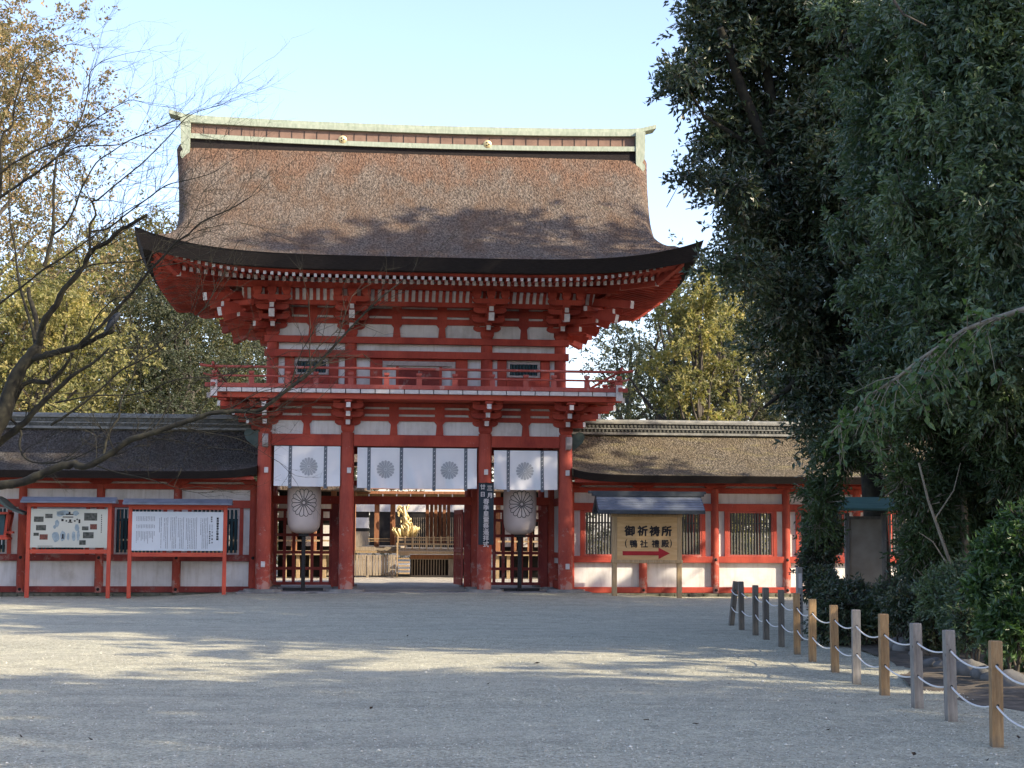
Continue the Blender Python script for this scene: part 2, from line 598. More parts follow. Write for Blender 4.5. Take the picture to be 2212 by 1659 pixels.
# pale plates fixed on the front pillars
for (px, py) in ((575, 1015), (754, 1016), (1050, 1020), (1226, 1022), (568, 1219), (1226, 1224)):
    x, z = gx(px, py, -.2)
    mb = MB()
    mb.box(x - .055, x + .055, -.235, -.19, z - .075, z + .075)
    mb.build('pale_plate', M['cap'], gate, bevel=.008)

# head tie beams and plaster above
def tie_beam(x0, x1, y0, y1, z0, z1, name='tie_beam', m=None):
    b = MB()
    b.box(x0, x1, y0, y1, z0, z1)
    return b.build(name, m or M['red'], gate, bevel=.01)


for i in range(3):
    tie_beam(PX[i] + .17, PX[i + 1] - .17, -.09, .09, 4.06, 4.375)
for s in (0, 3):
    for j in range(2):
        tie_beam(PX[s] - .08, PX[s] + .08, PY[j] + .17, PY[j + 1] - .17, 4.06, 4.375)
for i in range(3):
    tie_beam(PX[i] + .17, PX[i + 1] - .17, 4.41, 4.59, 4.06, 4.375)
    tie_beam(PX[i] + .17, PX[i + 1] - .17, 2.16, 2.34, 2.53, 2.76, 'lintel')
    tie_beam(PX[i] + .17, PX[i + 1] - .17, 2.17, 2.33, 3.06, 3.2, 'lintel')
for s in (0, 3):      # side walls, rear half and front half
    b = MB()
    for j in range(2):
        b.box(PX[s] - .03, PX[s] + .03, PY[j] + .18, PY[j + 1] - .18, .9, 4.06)
    b.build('side_plaster', M['white'], gate)
    for z0, z1 in ((.2, .42), (1.05, 1.2), (2.5, 2.72)):
        for j in range(2):
            tie_beam(PX[s] - .07, PX[s] + .07, PY[j] + .16, PY[j + 1] - .16, z0, z1, 'side_beam')
# pale carved noses at the outer front pillars
for s, px in ((-1, 573), (1, 1229)):
    x, _ = gx(px, 950, -.3)
    b = MB()
    b.prism([(0, 0), (.0, .34), (-.17, .36), (-.24, .30), (-.22, .12), (-.14, .02)], (x, -.17, 4.0), (0, 1, 0), (0, 0, 1), (.15, 0, 0))
    b.build('beam_nose', M['capgrey'], gate, bevel=.012)

# ceiling and upper floor structure
b = MB()
b.box(-4.0, 4.0, .1, 4.45, 4.42, 4.50)
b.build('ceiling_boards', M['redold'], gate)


def frustum(b, c, w0, w1, h, m=0):
    x, y, z = c
    vs = []
    for w, zz in ((w0, z), (w1, z + h * .45), (w1, z + h)):
        for sx, sy in ((-1, -1), (1, -1), (1, 1), (-1, 1)):
            vs.append((x + sx * w / 2, y + sy * w / 2, zz))
    fs = [(0, 3, 2, 1), (8, 9, 10, 11)]
    for l in (0, 4):
        fs += [(l, l + 1, l + 5, l + 4), (l + 1, l + 2, l + 6, l + 5), (l + 2, l + 3, l + 7, l + 6), (l + 3, l, l + 4, l + 7)]
    b.add(vs, fs, m)


def hijiki(b, c, t, L, h, w, m=0):
    poly = [(-L / 2, h), (-L / 2, h * .55), (-L / 2 + h * .35, h * .22), (-L / 2 + h * .8, h * .04), (-L / 2 + h * 1.3, 0)]
    poly += [(-x, y) for x, y in poly[::-1]]
    b.prism(poly[::-1], c, (t[0], t[1], 0), (0, 0, 1), (t[1] * w, -t[0] * w, 0), m)


def bracket(b, x, y, z, n, steps, st, rise, armL, topcross=False, tail=False, wallarms=True):
    nx, ny = n
    q = sqrt(nx * nx + ny * ny)
    ux, uy = nx / q, ny / q
    t = (-uy, ux)
    frustum(b, (x, y, z), .26, .36, .2)
    for k in range(steps):
        zz = z + .2 + k * rise
        L = (k + 1) * st * q + .13
        b.beam((x - ux * .1, y - uy * .1, zz + .065), (x + ux * L, y + uy * L, zz + .065), .115, .13, 0, 1)
        ox, oy = x + ux * (k + 1) * st * q, y + uy * (k + 1) * st * q
        frustum(b, (ox, oy, zz + .132), .13, .20, rise - .135)
        if wallarms:
            Lw = armL * (.85 if k == 0 else 1.12)
            hijiki(b, (x, y, zz + .002), t, Lw, .135, .112)
            for sgn in (-1, 1):
                frustum(b, (x + t[0] * sgn * (Lw / 2 - .1), y + t[1] * sgn * (Lw / 2 - .1), zz + .139), .12, .18, rise - .14)
        if k >= 1 and q < 1.2:
            hx, hy = x + ux * k * st, y + uy * k * st
            hijiki(b, (hx, hy, zz + .004), t, armL, .138, .118)
            for sgn in (-1, 0, 1):
                frustum(b, (hx + t[0] * sgn * (armL / 2 - .1), hy + t[1] * sgn * (armL / 2 - .1), zz + .144), .12, .19, rise - .14)
    if topcross and q < 1.2:
        zz = z + .2 + steps * rise
        hx, hy = x + ux * steps * st, y + uy * steps * st
        hijiki(b, (hx, hy, zz + .004), t, armL * 1.12, .14, .12)
        for sgn in (-1, 0, 1):
            frustum(b, (hx + t[0] * sgn * (armL * .56 - .12), hy + t[1] * sgn * (armL * .56 - .12), zz + .146), .15, .23, .2)
    if tail and abs(nx) > .5:
        o = 1.72 * q
        b.beam((x - ux * .2, y - uy * .2, z + 1.16), (x + ux * o, y + uy * o, z + .80), .15, .20, 0, 1)
        b.beam((x + ux * .9 * q - uy * .55, y + uy * .9 * q + ux * .55, z + .735), (x + ux * .9 * q + uy * .55, y + uy * .9 * q - ux * .55, z + .735), .12, .13, 0, 1)
    if tail:
        o = 1.36 * q
        b.beam((x - ux * .2, y - uy * .2, z + .98), (x + ux * o, y + uy * o, z + .46), .15, .22, 0, 1)


# lower bracket sets carry the balcony
for i, x in enumerate(PX):
    b = MB()
    bracket(b, x, 0, 4.42, (0, -1), 3, .36, .205, .82)
    if i in (0, 3):
        s = -1 if i == 0 else 1
        bracket(b, x, 0, 4.4205, (s, 0), 3, .36, .2045, .82)
        bracket(b, x, 0, 4.4215, (s, -1), 3, .36, .203, .82, wallarms=False)
    b.build('bracket_set', RW, gate)
for s, x in ((-1, PX[0]), (1, PX[3])):
    for y in PY[1:]:
        b = MB()
        bracket(b, x, y, 4.42, (s, 0), 3, .36, .205, .82)
        b.build('bracket_set', RW, gate)

def strut(b, x, y, z0, z1):
    h = z1 - z0
    poly = [(-.105, 0), (.105, 0), (.08, h * .75), (.155, h), (-.155, h), (-.08, h * .75)]
    b.prism(poly, (x, y, z0), (1, 0, 0), (0, 0, 1), (0, .12, 0))


def storey_band(y, xs, z, levels, wallz1, back):
    """white plaster with struts and red beams in the plane of the wall between bracket sets"""
    b = MB()
    b.box(xs[0], xs[-1], y + .005, y + .05, z, wallz1)
    b.box(xs[0] - .02, xs[0] + .02, y + .06, back, z, wallz1)
    b.box(xs[-1] - .02, xs[-1] + .02, y + .06, back, z, wallz1)
    b.build('upper_plaster', M['white'], gate)
    for z0, z1 in levels:
        b = MB()
        b.box(xs[0] - .5, xs[-1] + .5, y - .055, y, z0, z1)
        for xx in (xs[0], xs[-1]):
            b.box(xx - .055, xx + .055, y + .055, back + .4, z0 + .001, z1 - .001)
        b.build('wall_beam', M['red'], gate)
    for i in range(3):
        L = xs[i + 1] - xs[i]
        for k in range(2 if i == 1 else 1):
            x = xs[i] + L * ((k + 1) / 3 if i == 1 else .5)
            b = MB()
            strut(b, x, y - .02, z, levels[0][0])
            for l in range(1, len(levels)):
                b.box(x - .13, x + .13, y - .075, y - .001, levels[l - 1][1] - .06, levels[l][0] + .05)
            b.build('strut', M['red'], gate)


storey_band(0.0, PX, 4.376, [(4.75, 4.875), (4.94, 5.07), (5.13, 5.24)], 5.24, 4.5)

# ------------------------------------------------------------------ balcony
BX, BY0, BY1 = 5.42, -1.33, 5.83
b = MB()
b.box(-BX + .1, BX - .1, -1.2, 5.7, 5.262, 5.395)
for yy in (-1.08,):
    b.box(-BX - .05, BX + .05, yy - .07, yy + .07, 5.252, 5.378)
b.box(-5.17, -5.03, -1.2, 5.7, 5.2521, 5.379)
b.box(5.05, 5.19, -1.2, 5.7, 5.2521, 5.379)
b.build('balcony_frame', M['rednew'], gate)
b = MB()
nb = 28
for i in range(nb):
    x0 = -BX + i * (2 * BX / nb)
    b.box(x0 + .012, x0 + 2 * BX / nb - .012, BY0, BY0 + 1.5, 5.398, 5.50, 0)
for s in (-1, 1):
    for i in range(15):
        y0 = BY0 + 1.5 + i * .383
        b.box(s * BX - (.0 if s < 0 else 1.5), s * BX + (1.5 if s < 0 else 0), y0 + .012, y0 + .371, 5.398, 5.50, 0)
b.build('balcony_boards', M['cap'], gate)
b = MB()
b.box(-BX + .03, BX - .03, BY0 + .02, 5.7, 5.501, 5.512)
b.build('balcony_floor', M['redold'], gate)
for sx in (-1, 1):
    b = MB()
    b.box(sx * 5.36 - .085, sx * 5.36 + .085, -1.42, -1.345, 5.27, 5.69)
    b.build('corner_block', M['cap'], gate)
    b = MB()
    b.box(sx * 5.50 - .06, sx * 5.50 + .06, -1.13, -1.02, 5.24, 5.38)
    b.build('corner_block', M['cap'], gate)
b = MB()      # lower rail
b.box(-BX - .18, BX + .18, BY0 - .01, BY0 + .10, 5.513, 5.622)
for s in (-1, 1):
    b.box(s * (BX - .04) - .055, s * (BX - .04) + .055, BY0 - .17, BY1, 5.5135, 5.6215)
b.build('lower_rail', M['redpink'], gate)
for zc, r, nm, ext in ((5.815, .028, 'middle_rail', .28), (6.055, .036, 'top_rail', .42)):
    b = MB()
    y = BY0 + .045
    pts = [(-BX - ext * .8, y, zc + .045), (-BX - ext * .5, y, zc + .018), (-BX, y, zc)] + [(x, y, zc) for x in (-3, 0, 3)] + [(BX, y, zc), (BX + ext * .5, y, zc + .018), (BX + ext * .8, y, zc + .045)]
    b.tube(pts, [r] * len(pts), 8)
    for s in (-1, 1):
        x = s * (BX - .04)
        pts = [(x, BY0 - ext * .8, zc + .06), (x, BY0 - ext * .5, zc + .03), (x, BY0, zc + .012), (x, 2, zc + .01), (x, BY1, zc + .01)]
        b.tube(pts, [r] * len(pts), 8)
    b.build(nm, M['redpink'], gate)
xs = [-5.36, -4.4, -3.45, -2.72, -1.8, -.86, 0, .95, 1.95, 2.85, 3.6, 4.5, 5.36]
for i, x in enumerate(xs):
    b = MB()
    big = i in (0, len(xs) - 1)
    w = .1 if big else .07
    b.box(x - w, x + w, BY0 - .005 if big else BY0 + .01, BY0 + .095, 5.623, 5.79)
    frustum(b, (x, BY0 + .045, 5.842), .07, .14, .10)
    b.beam((x, BY0 + .045, 5.94), (x, BY0 + .045, 6.03), .08, .08)
    b.build('rail_post', [M['redpink'], M['cap']], gate)
for s in (-1, 1):
    for k in range(5):
        b = MB()
        x, y = s * (BX - .04), BY0 + 1.2 + k * 1.25
        b.box(x - .05, x + .05, y - .06, y + .06, 5.622, 5.79)
        frustum(b, (x, y, 5.84), .07, .14, .10)
        b.build('rail_post', M['redpink'], gate)

# ------------------------------------------------------------------ upper storey
UX = [-3.92, -1.80, 1.94, 3.99]
UY, UB = .3, 4.2
for x in UX:
    b = MB()
    b.tube([(0, 0, 0), (0, 0, 1.58)], [.165, .16], 20)
    o = b.build('upper_pillar', M['red'], gate)
    o.location = (x, UY, 5.512)
for x in (UX[0], UX[3]):
    for y in (2.25, UB):
        b = MB()
        b.tube([(0, 0, 0), (0, 0, 1.58)], [.165, .16], 16)
        o = b.build('upper_pillar', M['red'], gate)
        o.location = (x, y, 5.512)
b = MB()
b.box(UX[0], UX[3], UY + .03, UY + .09, 5.512, 7.08)
b.box(UX[0] - .03, UX[0] + .03, UY + .1, UB, 5.512, 7.08)
b.box(UX[3] - .03, UX[3] + .03, UY + .1, UB, 5.512, 7.08)
b.box(UX[0], UX[3], UB, UB + .05, 5.512, 8.6)
b.build('wall_plaster', M['white'], gate)
for z0, z1 in ((6.89, 7.07), (6.49, 6.69)):
    b = MB()
    b.box(UX[0] - .22, UX[3] + .22, UY - .19, UY - .0, z0, z1)
    for x in (UX[0], UX[3]):
        b.box(x - .1, x + .1, UY + .002, UB + .2, z0 + .001, z1 - .001)
    b.build('long_beam', M['red'], gate, bevel=.008)
# windows, door
def win(x0, x1, z0, z1):
    f = MB()
    y0, y1 = UY - .06, UY + .028
    t = .055
    f.box(x0, x1, y0, y1, z1 - t, z1)
    f.box(x0, x1, y0, y1, z0, z0 + t)
    f.box(x0, x0 + t, y0, y1, z0 + t, z1 - t)
    f.box(x1 - t, x1, y0, y1, z0 + t, z1 - t)
    o = f.build('window', M['capgrey'], gate)
    s = MB()
    n = int((x1 - x0 - 2 * t) / .085)
    for i in range(n):
        x = x0 + t + (i + .5) * (x1 - x0 - 2 * t) / n
        s.beam((x, UY - .02, z0 + t), (x, UY - .02, z1 - t), .05, .05, up=(1, 1, 0))
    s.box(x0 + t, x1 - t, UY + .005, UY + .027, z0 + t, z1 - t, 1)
    s.build('slats', [M['teal'], M['dark']], o)


for c in ((UX[0] + UX[1]) / 2, (UX[2] + UX[3]) / 2):
    win(c - .44, c + .44, 6.02, 6.44)
    for s in (-1, 1):
        tie_beam(c + s * .60 - .13, c + s * .60 + .13, UY - .045, UY + .029, 5.512, 6.488, 'window_post')
    tie_beam(c - .47, c + .47, UY - .045, UY + .028, 5.512, 6.018, 'window_apron')
c = (UX[1] + UX[2]) / 2
for s in (-1, 1):
    tie_beam(c + s * 1.17 - .17, c + s * 1.17 + .17, UY - .05, UY + .029, 5.512, 6.488, 'door_post')
b = MB()
b.box(c - 1.0, c + 1.0, UY - .09, UY + .028, 6.30, 6.42)
b.box(c - 1.0, c - .88, UY - .09, UY + .028, 5.512, 6.30)
b.box(c + .88, c + 1.0, UY - .09, UY + .028, 5.512, 6.30)
b.build('door_frame', M['capgrey'], gate)
tie_beam(c - .996, c + .996, UY - .05, UY + .027, 6.421, 6.488, 'door_head')
for s in (-1, 1):
    b = MB()
    x0, x1 = sorted((c + s * .012, c + s * .56))
    b.box(x0, x1, UY - .045, UY - .005, 5.512, 6.22)
    for zz in (5.6, 5.95, 6.16):
        b.box(x0 + .01, x1 - .01, UY - .06, UY - .0451, zz, zz + .05)
    b.build('door_leaf', M['redold'], gate)
    b = MB()
    x0, x1 = sorted((c + s * .56, c + s * .63))
    b.box(x0, x1, UY - .06, UY + .02, 5.512, 6.28)
    b.build('door_jamb', M['red'], gate)

# upper bracket sets
for i, x in enumerate(UX):
    b = MB()
    bracket(b, x, UY, 7.075, (0, -1), 3, .4, .205, .9, True, True)
    if i in (0, 3):
        s = -1 if i == 0 else 1
        bracket(b, x, UY, 7.0757, (s, 0), 3, .4, .2045, .9, True, True)
        bracket(b, x, UY, 7.0765, (s, -1), 3, .4, .2035, .9, False, True, False)
    b.build('eave_bracket_set', RW, gate)
for s, x in ((-1, UX[0]), (1, UX[3])):
    for y in (2.25, UB):
        b = MB()
        bracket(b, x, y, 7.075, (s, 0), 3, .4, .205, .9, True, True)
        if y == UB:
            bracket(b, x, y, 7.0757, (s, 1), 3, .4, .2045, .9, False, True, False)
        b.build('eave_bracket_set', RW, gate)
storey_band(UY, UX, 7.071, [(7.44, 7.60), (7.665, 7.865), (7.92, 8.2)], 8.7, UB)
for o_, z0, z1, nm in ((.8, 7.84, 7.985, 'bracket_beam'), (1.2, 8.235, 8.40, 'eave_purlin')):
    b = MB()
    e = .25
    xa, xb = UX[0] - o_, UX[3] + o_
    b.box(xa - e, xb + e, UY - o_ - .06, UY - o_ + .06, z0, z1)
    for x in (xa, xb):
        b.box(x - .06, x + .06, UY - o_ + .062, UB + o_, z0 + .002, z1 - .002)
    b.build(nm, M['red'], gate)
# curved coving with pale panels between red ribs
def coving(side):
    pan, rib = MB(), MB()
    if side == 0:
        P0, T, O, L = Vector((UX[0] - .8, UY, 0)), Vector((1, 0, 0)), Vector((0, -1, 0)), UX[3] - UX[0] + 1.6
    elif side == -1:
        P0, T, O, L = Vector((UX[0], UY - .8, 0)), Vector((0, 1, 0)), Vector((-1, 0, 0)), UB - UY + 1.6
    else:
        P0, T, O, L = Vector((UX[3], UY - .8, 0)), Vector((0, 1, 0)), Vector((1, 0, 0)), UB - UY + 1.6
    prof = [(.865, 7.96), (.90, 8.05), (.98, 8.14), (1.13, 8.22)]
    vs = []
    for t in (0, L):
        for o_, z in prof:
            p = P0 + T * t + O * o_
            vs.append((p.x, p.y, z))
    pan.add(vs, [(i, i + 1, 5 + i, 4 + i) for i in range(3)])
    n = int(L / .182)
    for k in range(n):
        t = (k + .5) * L / n
        for i in range(3):
            p = P0 + T * t + O * (prof[i][0] + .015)
            q = P0 + T * t + O * (prof[i + 1][0] + .015)
            rib.beam((p.x, p.y, prof[i][1]), (q.x, q.y, prof[i + 1][1]), .085, .05, up=tuple(O))
    c_ = pan.build('coving', M['white'], gate)
    rib.build('coving_ribs', M['red'], c_)


for sd in (0, -1, 1):
    coving(sd)

# ------------------------------------------------------------------ the roof
XE, YF, YM = 7.3, -3.1, 2.25
HD = YM - YF


def prof_z(d):
    return 8.76 + .37 * d + .0807 * d * d


def upturn(x, y):
    ax, ay = abs(x) / XE, abs(y - YM) / HD
    d = min(XE - abs(x), HD - abs(y - YM))
    f = max(0.0, 1 - max(d, 0) / 3.6) ** 1.5
    return (.62 * ax ** 4.6 * ay ** 4.6) * f


def thick(x, y):
    ax, ay = min(1, abs(x) / XE), min(1, abs(y - YM) / HD)
    return .33 + .20 * (ax * ay) ** 5


def xm(d):
    return 6.36 + .94 * max(0.0, 1 - d / 3.4) ** 2 + .46 * (d / HD) ** 2.2


def slope_pt(u, v, sgn):
    """u across (0..1), v from eave (0) to ridge (1); sgn -1 front, +1 back"""
    d = v * HD
    w = xm(d)
    x = (2 * u - 1) * w
    # denser columns near the verges
    x = w * math.copysign(1 - (1 - abs(2 * u - 1)) ** 1.25, 2 * u - 1)
    y = YM + sgn * (HD - d)
    z = prof_z(d) + upturn(x, y)
    e = max(0.0, abs(x) - (w - .42)) / .42
    z -= .42 * e * e * min(1, max(0, (d - 1.2) / 1.2))
    return x, y, z


rm = [M['thatch'], M['thatchcut']]
b = MB()
NU, NV = 90, 44
for sgn in (-1, 1):
    b.grid(lambda u, v: slope_pt(u, v, sgn), NU, NV, 0, True, flip=(sgn > 0))
    # verge faces
    for u0 in (0.0, 1.0):
        def vf(u, v):
            x, y, z = slope_pt(u0, v, sgn)
            d = v * HD
            k = 1.0 if d > 1 else 0.0
            return (x - math.copysign(.10 * u, x) * k, y, z - (.02 + .42 * u) * min(1, max(0, (d - .15) / .7)))
        b.grid(vf, 2, NV, 0, False, flip=((sgn > 0) != (u0 == 0.0)))
# side skirts
for s in (-1, 1):
    def sk(u, v):
        dx = u * 2.4
        ya, yb = YF + dx, 2 * YM - YF - dx
        y = ya + (yb - ya) * v
        x = s * (XE - dx)
        return (x, y, prof_z(dx) + upturn(x, y) - .004)
    b.grid(sk, 18, 40, 0, True, flip=(s > 0))
b.build('roof', rm, gate)
# thick cut eave edge, front, back and sides
b = MB()


def edge(u, v, side):
    # u along, v: 0 top outer, 1 bottom
    if side in (0, 2):
        x, y = -XE + 2 * XE * u, YF if side == 0 else 2 * YM - YF
    else:
        x, y = (-XE if side == 3 else XE), YF + 2 * HD * u
    z = prof_z(0) + upturn(x, y)
    t = thick(x, y)
    prof = ((0, .0), (.02, .05), (.20, 1.0), (.62, 1.02))
    i, tt = prof[int(round(v * 3))]
    k = 1 - i / XE
    ky = 1 - i / HD
    return (x * k, YM + (y - YM) * ky, z - t * tt)


for side in range(4):
    b.grid(lambda u, v: edge(u, v, side), 60, 3, 0, False, flip=(side in (0, 1)))
b.build('thatch_edge', M['thatchcut'], gate)
# red fascia below the thatch
b = MB()


def fascia(u, v, side):
    o1, o2 = ((2.97, 8.56), (2.93, 8.35), (2.78, 8.34), (2.60, 8.50))[int(round(v * 3))]
    X, Y0_, Y1_ = 3.97 + o1, UY - o1, UB + o1
    if side in (0, 2):
        x, y = -X + 2 * X * u, Y0_ if side == 0 else Y1_
    else:
        x, y = (-X if side == 3 else X), Y0_ + (Y1_ - Y0_) * u
    return (x, y, o2 + upturn(x * 1.05, YM + (y - YM) * 1.07) - .0)


for side in range(4):
    b.grid(lambda u, v: fascia(u, v, side), 60, 3, 0, False, flip=(side in (0, 1)))
b.build('fascia', M['red'], gate)


def rz_base(o, x, y):
    return 8.25 + .22 * (2.5 - o) + upturn(x * 1.1, YM + (y - YM) * 1.12) * .9


def rz_fly(o, x, y):
    return 8.285 + .10 * (3.0 - o) + upturn(x * 1.07, YM + (y - YM) * 1.09)


# soffit boards above the rafters
b = MB()
for side in range(4):
    def sof(u, v):
        o = v * 3.0
        X, Y0_, Y1_ = 3.97 + o, UY - o, UB + o
        if side in (0, 2):
            x, y = -X + 2 * X * u, Y0_ if side == 0 else Y1_
        else:
            x, y = (-X if side == 3 else X), Y0_ + (Y1_ - Y0_) * u
        z = (rz_base(o, x, y) + .05) if o < 2.2 else (rz_fly(o, x, y) + .05)
        return (x, y, z)
    b.grid(sof, 40, 16, 0, False, flip=(side in (0, 1)))
b.build('soffit', M['red'], gate)

stuff_r = MB()
cnt = 0


def one_rafter(kind, p, q):
    """front rafters get an object each (the nearest hundred), the others share one mesh"""
    global cnt
    w, h = (.075, .085) if kind == 0 else (.085, .12)
    if cnt < 100:
        b = MB()
        b.beam(q, p, w, h, 0, 1)
        b.build('flying_rafter' if kind == 0 else 'rafter', [M['red'], M['cap' if kind == 0 else 'capgrey']], gate)
        cnt += 1
    else:
        stuff_r.beam(q, p, w, h, 0, 1)


for kind, oo, oi in ((0, 3.0, 1.9), (1, 2.5, .15)):
    X = 3.97 + oo - .35
    n = int(2 * X / .1815)
    for i in range(n + 1):
        x = -X + i * (2 * X / n)
        lim = max(abs(x) - 3.97, 0)
        ii = max(oi, lim)
        if ii > oo - .15:
            continue
        rz = rz_fly if kind == 0 else rz_base
        one_rafter(kind, (x, UY - oo, rz(oo, x, UY - oo)), (x, UY - ii, rz(ii, x, UY - ii)))
for kind, oo, oi in ((0, 3.0, 1.9), (1, 2.5, .15)):
    for s in (-1, 1):
        Yh = (UB - UY) / 2 + oo - .35
        n = int(2 * Yh / .26)
        for i in range(n + 1):
            y = YM - Yh + i * (2 * Yh / n)
            lim = max(abs(y - YM) - (UB - UY) / 2, 0)
            ii = max(oi, lim)
            if ii > oo - .15:
                continue
            rz = rz_fly if kind == 0 else rz_base
            xo, xi = s * (3.97 + oo), s * (3.97 + ii)
            cnt = 1000
            one_rafter(kind, (xo, y, rz(oo, xo, y)), (xi, y, rz(ii, xi, y)))
tag(stuff_r.build('rafters', [M['red'], M['cap']], gate), kind='stuff')
for sx in (-1, 1):
    for sy in (-1, 1):
        b = MB()
        pts = []
        for o_ in (.0, 1.5, 2.3, 3.02):
            x, y = sx * (3.97 + o_), (UY - o_ if sy < 0 else UB + o_)
            pts.append((x, y, rz_base(min(o_, 2.5), x, y) - .08 + (.03 if o_ > 2.6 else 0)))
        for a, c_ in zip(pts[:-1], pts[1:]):
            b.beam(a, c_, .17, .24, 0, 1)
        b.build('hip_rafter', [M['red'], M['cap']], gate)

# gable walls under the verges
b = MB()
for s in (-1, 1):
    x = s * 5.2
    vs = [(x, YF + 1.6, 9.4), (x, 2 * YM - YF - 1.6, 9.4)]
    ys = [YM + (HD - 2.0) * (1 - k / 8) for k in range(9)]
    vs += [(x, y, prof_z(HD - (y - YM)) - .35) for y in ys] + [(x, 2 * YM - y, prof_z(HD - (y - YM)) - .35) for y in ys[::-1][1:]]
    b.add(vs, [tuple(range(len(vs)))])
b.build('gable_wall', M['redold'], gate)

# ridge
def rc(x):
    return .10 * (abs(x) / 6.5) ** 2


def ridge_bar(y0, y1, z0, z1, xa, xb, name, m, tip=0.0, parent=None):
    b = MB()
    n = 30
    vs = []
    for i in range(n + 1):
        x = xa + (xb - xa) * i / n
        zz = rc(x) + (tip * max(0, (abs(x) - 6.3) / .75) ** 2)
        for y, z in ((y0, z0), (y1, z0), (y1, z1), (y0, z1)):
            vs.append((x, YM + y, z + zz))
    fs = []
    for i in range(n):
        for k in range(4):
            a, c_ = i * 4 + k, i * 4 + (k + 1) % 4
            fs.append((a, c_, c_ + 4, a + 4))
    fs += [(0, 3, 2, 1), (4 * n, 4 * n + 1, 4 * n + 2, 4 * n + 3)]
    b.add(vs, fs)
    return b.build(name, m, parent or gate)


ridge = ridge_bar(-.30, .30, 12.62, 13.22, -6.5, 6.5, 'ridge', mat_simple('brown_ridge_tiles', (.16, .10, .075), (.26, .165, .12), 3, .8, bs=.2))
b = MB()
for i in range(37):
    x = -6.4 + i * 12.8 / 36
    b.box(x - .008, x + .008, YM - .312, YM - .301, 12.90 + rc(x), 13.16 + rc(x))
tag(b.build('tile_joints', M['iron'], ridge), kind='stuff')
ridge_bar(-.46, .46, 12.76, 12.90, -6.5, 6.5, 'lower_trim', M['copper'], parent=ridge)
ridge_bar(-.38, .38, 12.50, 12.755, -6.45, 6.45, 'gap_shade', M['thatchcut'], parent=ridge)  # dark strip coloured in as the shaded gap below the copper trim
ridge_bar(-.40, .40, 13.225, 13.345, -6.6, 6.6, 'upper_trim', M['copper'], parent=ridge)
ridge_bar(-.30, .30, 13.35, 13.47, -7.05, 7.05, 'ridge_cap', M['copper'], tip=.13, parent=ridge)
for s in (-1, 1):
    b = MB()
    b.prism([(-.13, -.75), (.12, -.75), (.13, -.6), (.05, -.5), (.12, -.42), (.12, -.3), (.05, -.22), (.12, -.1), (.14, .42), (.14, .7), (-.14, .7), (-.14, -.1)],
            (s * 6.55, YM, 12.74), (s, 0, 0), (0, 0, 1), (0, .98, 0))
    b.build('ridge_end', M['copper'], ridge, bevel=.02)
for px in (740, 1053):
    x, z = gx(px, 302 if px < 900 else 312, YM - .42)
    b = MB()
    b.lathe([(0.0, .05), (.07, .05), (.085, .035), (.115, .035), (.125, 0), (.125, -.09), (0, -.09)], n=28)
    o = b.build('medallion', M['gold'], ridge)
    o.matrix_local = Matrix.Translation((x, YM - .43, z)) @ Matrix.Rotation(pi / 2, 4, 'X')
    for k in range(3):
        d = MB()
        d.lathe([(0, .012), (.02, .012), (.024, 0)], c=(.045 * cos(k * 2.1), .045 * sin(k * 2.1), .051), n=10)
        d.build('comma_mark', M['iron'], o)

# ------------------------------------------------------------------ doors and lattices of the gate
def lattice(x0, x1, name, nvb=6, zs=(.30, .72, 1.17, 1.66, 2.1, 2.36)):
    b = MB()
    y = 2.25
    for z in zs:
        b.box(x0, x1, y - .035, y + .035, z - .04, z + .04)
    for i in range(nvb + 1):
        x = x0 + (x1 - x0) * i / nvb
        b.box(x - .042, x + .042, y - .045, y - .0355, zs[0] - .04, zs[-1] + .04)
        b.box(x - .042, x + .042, y - .0345, y + .04, zs[0] - .0395, zs[-1] + .0395)
    return b.build(name, M['redold'], gate)


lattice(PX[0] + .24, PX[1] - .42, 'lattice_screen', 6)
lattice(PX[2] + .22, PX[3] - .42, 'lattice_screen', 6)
for x0, x1 in ((PX[1] - .40, PX[1] - .2), (PX[3] - .40, PX[3] - .2), (PX[2] - .38, PX[2] - .19)):
    tie_beam(x0, x1, 2.18, 2.32, .2, 2.53, 'door_post', M['redold'])
tie_beam(PX[1] + .19, PX[1] + .26, 2.18, 2.32, .2, 2.53, 'door_post', M['redold'])
# open door leaf of upright bars, folded back behind the right jamb
dl = empty('open_door', (PX[2] - .42, 2.33, 0))
dl.parent = gate
dl.rotation_euler = (0, 0, radians(95))
b = MB()
for z0, z1 in ((.25, .42), (1.18, 1.26), (2.28, 2.40)):
    b.box(0, 1.42, -.02, .02, z0, z1)
b.box(0, .07, -.022, .022, .251, 2.399)
b.box(1.36, 1.42, -.022, .022, .251, 2.399)
b.build('door_rails', M['redpink'], dl)
b = MB()
for i in range(6):
    b.box(.23 + i * .19, .265 + i * .19, -.010, .010, .42, 2.28)
b.build('door_bars', M['redpink'], dl)

# ================================================================== side corridors
OFFW = 0.0
YW, YEV, YRG = 1.0, -.35, 2.6


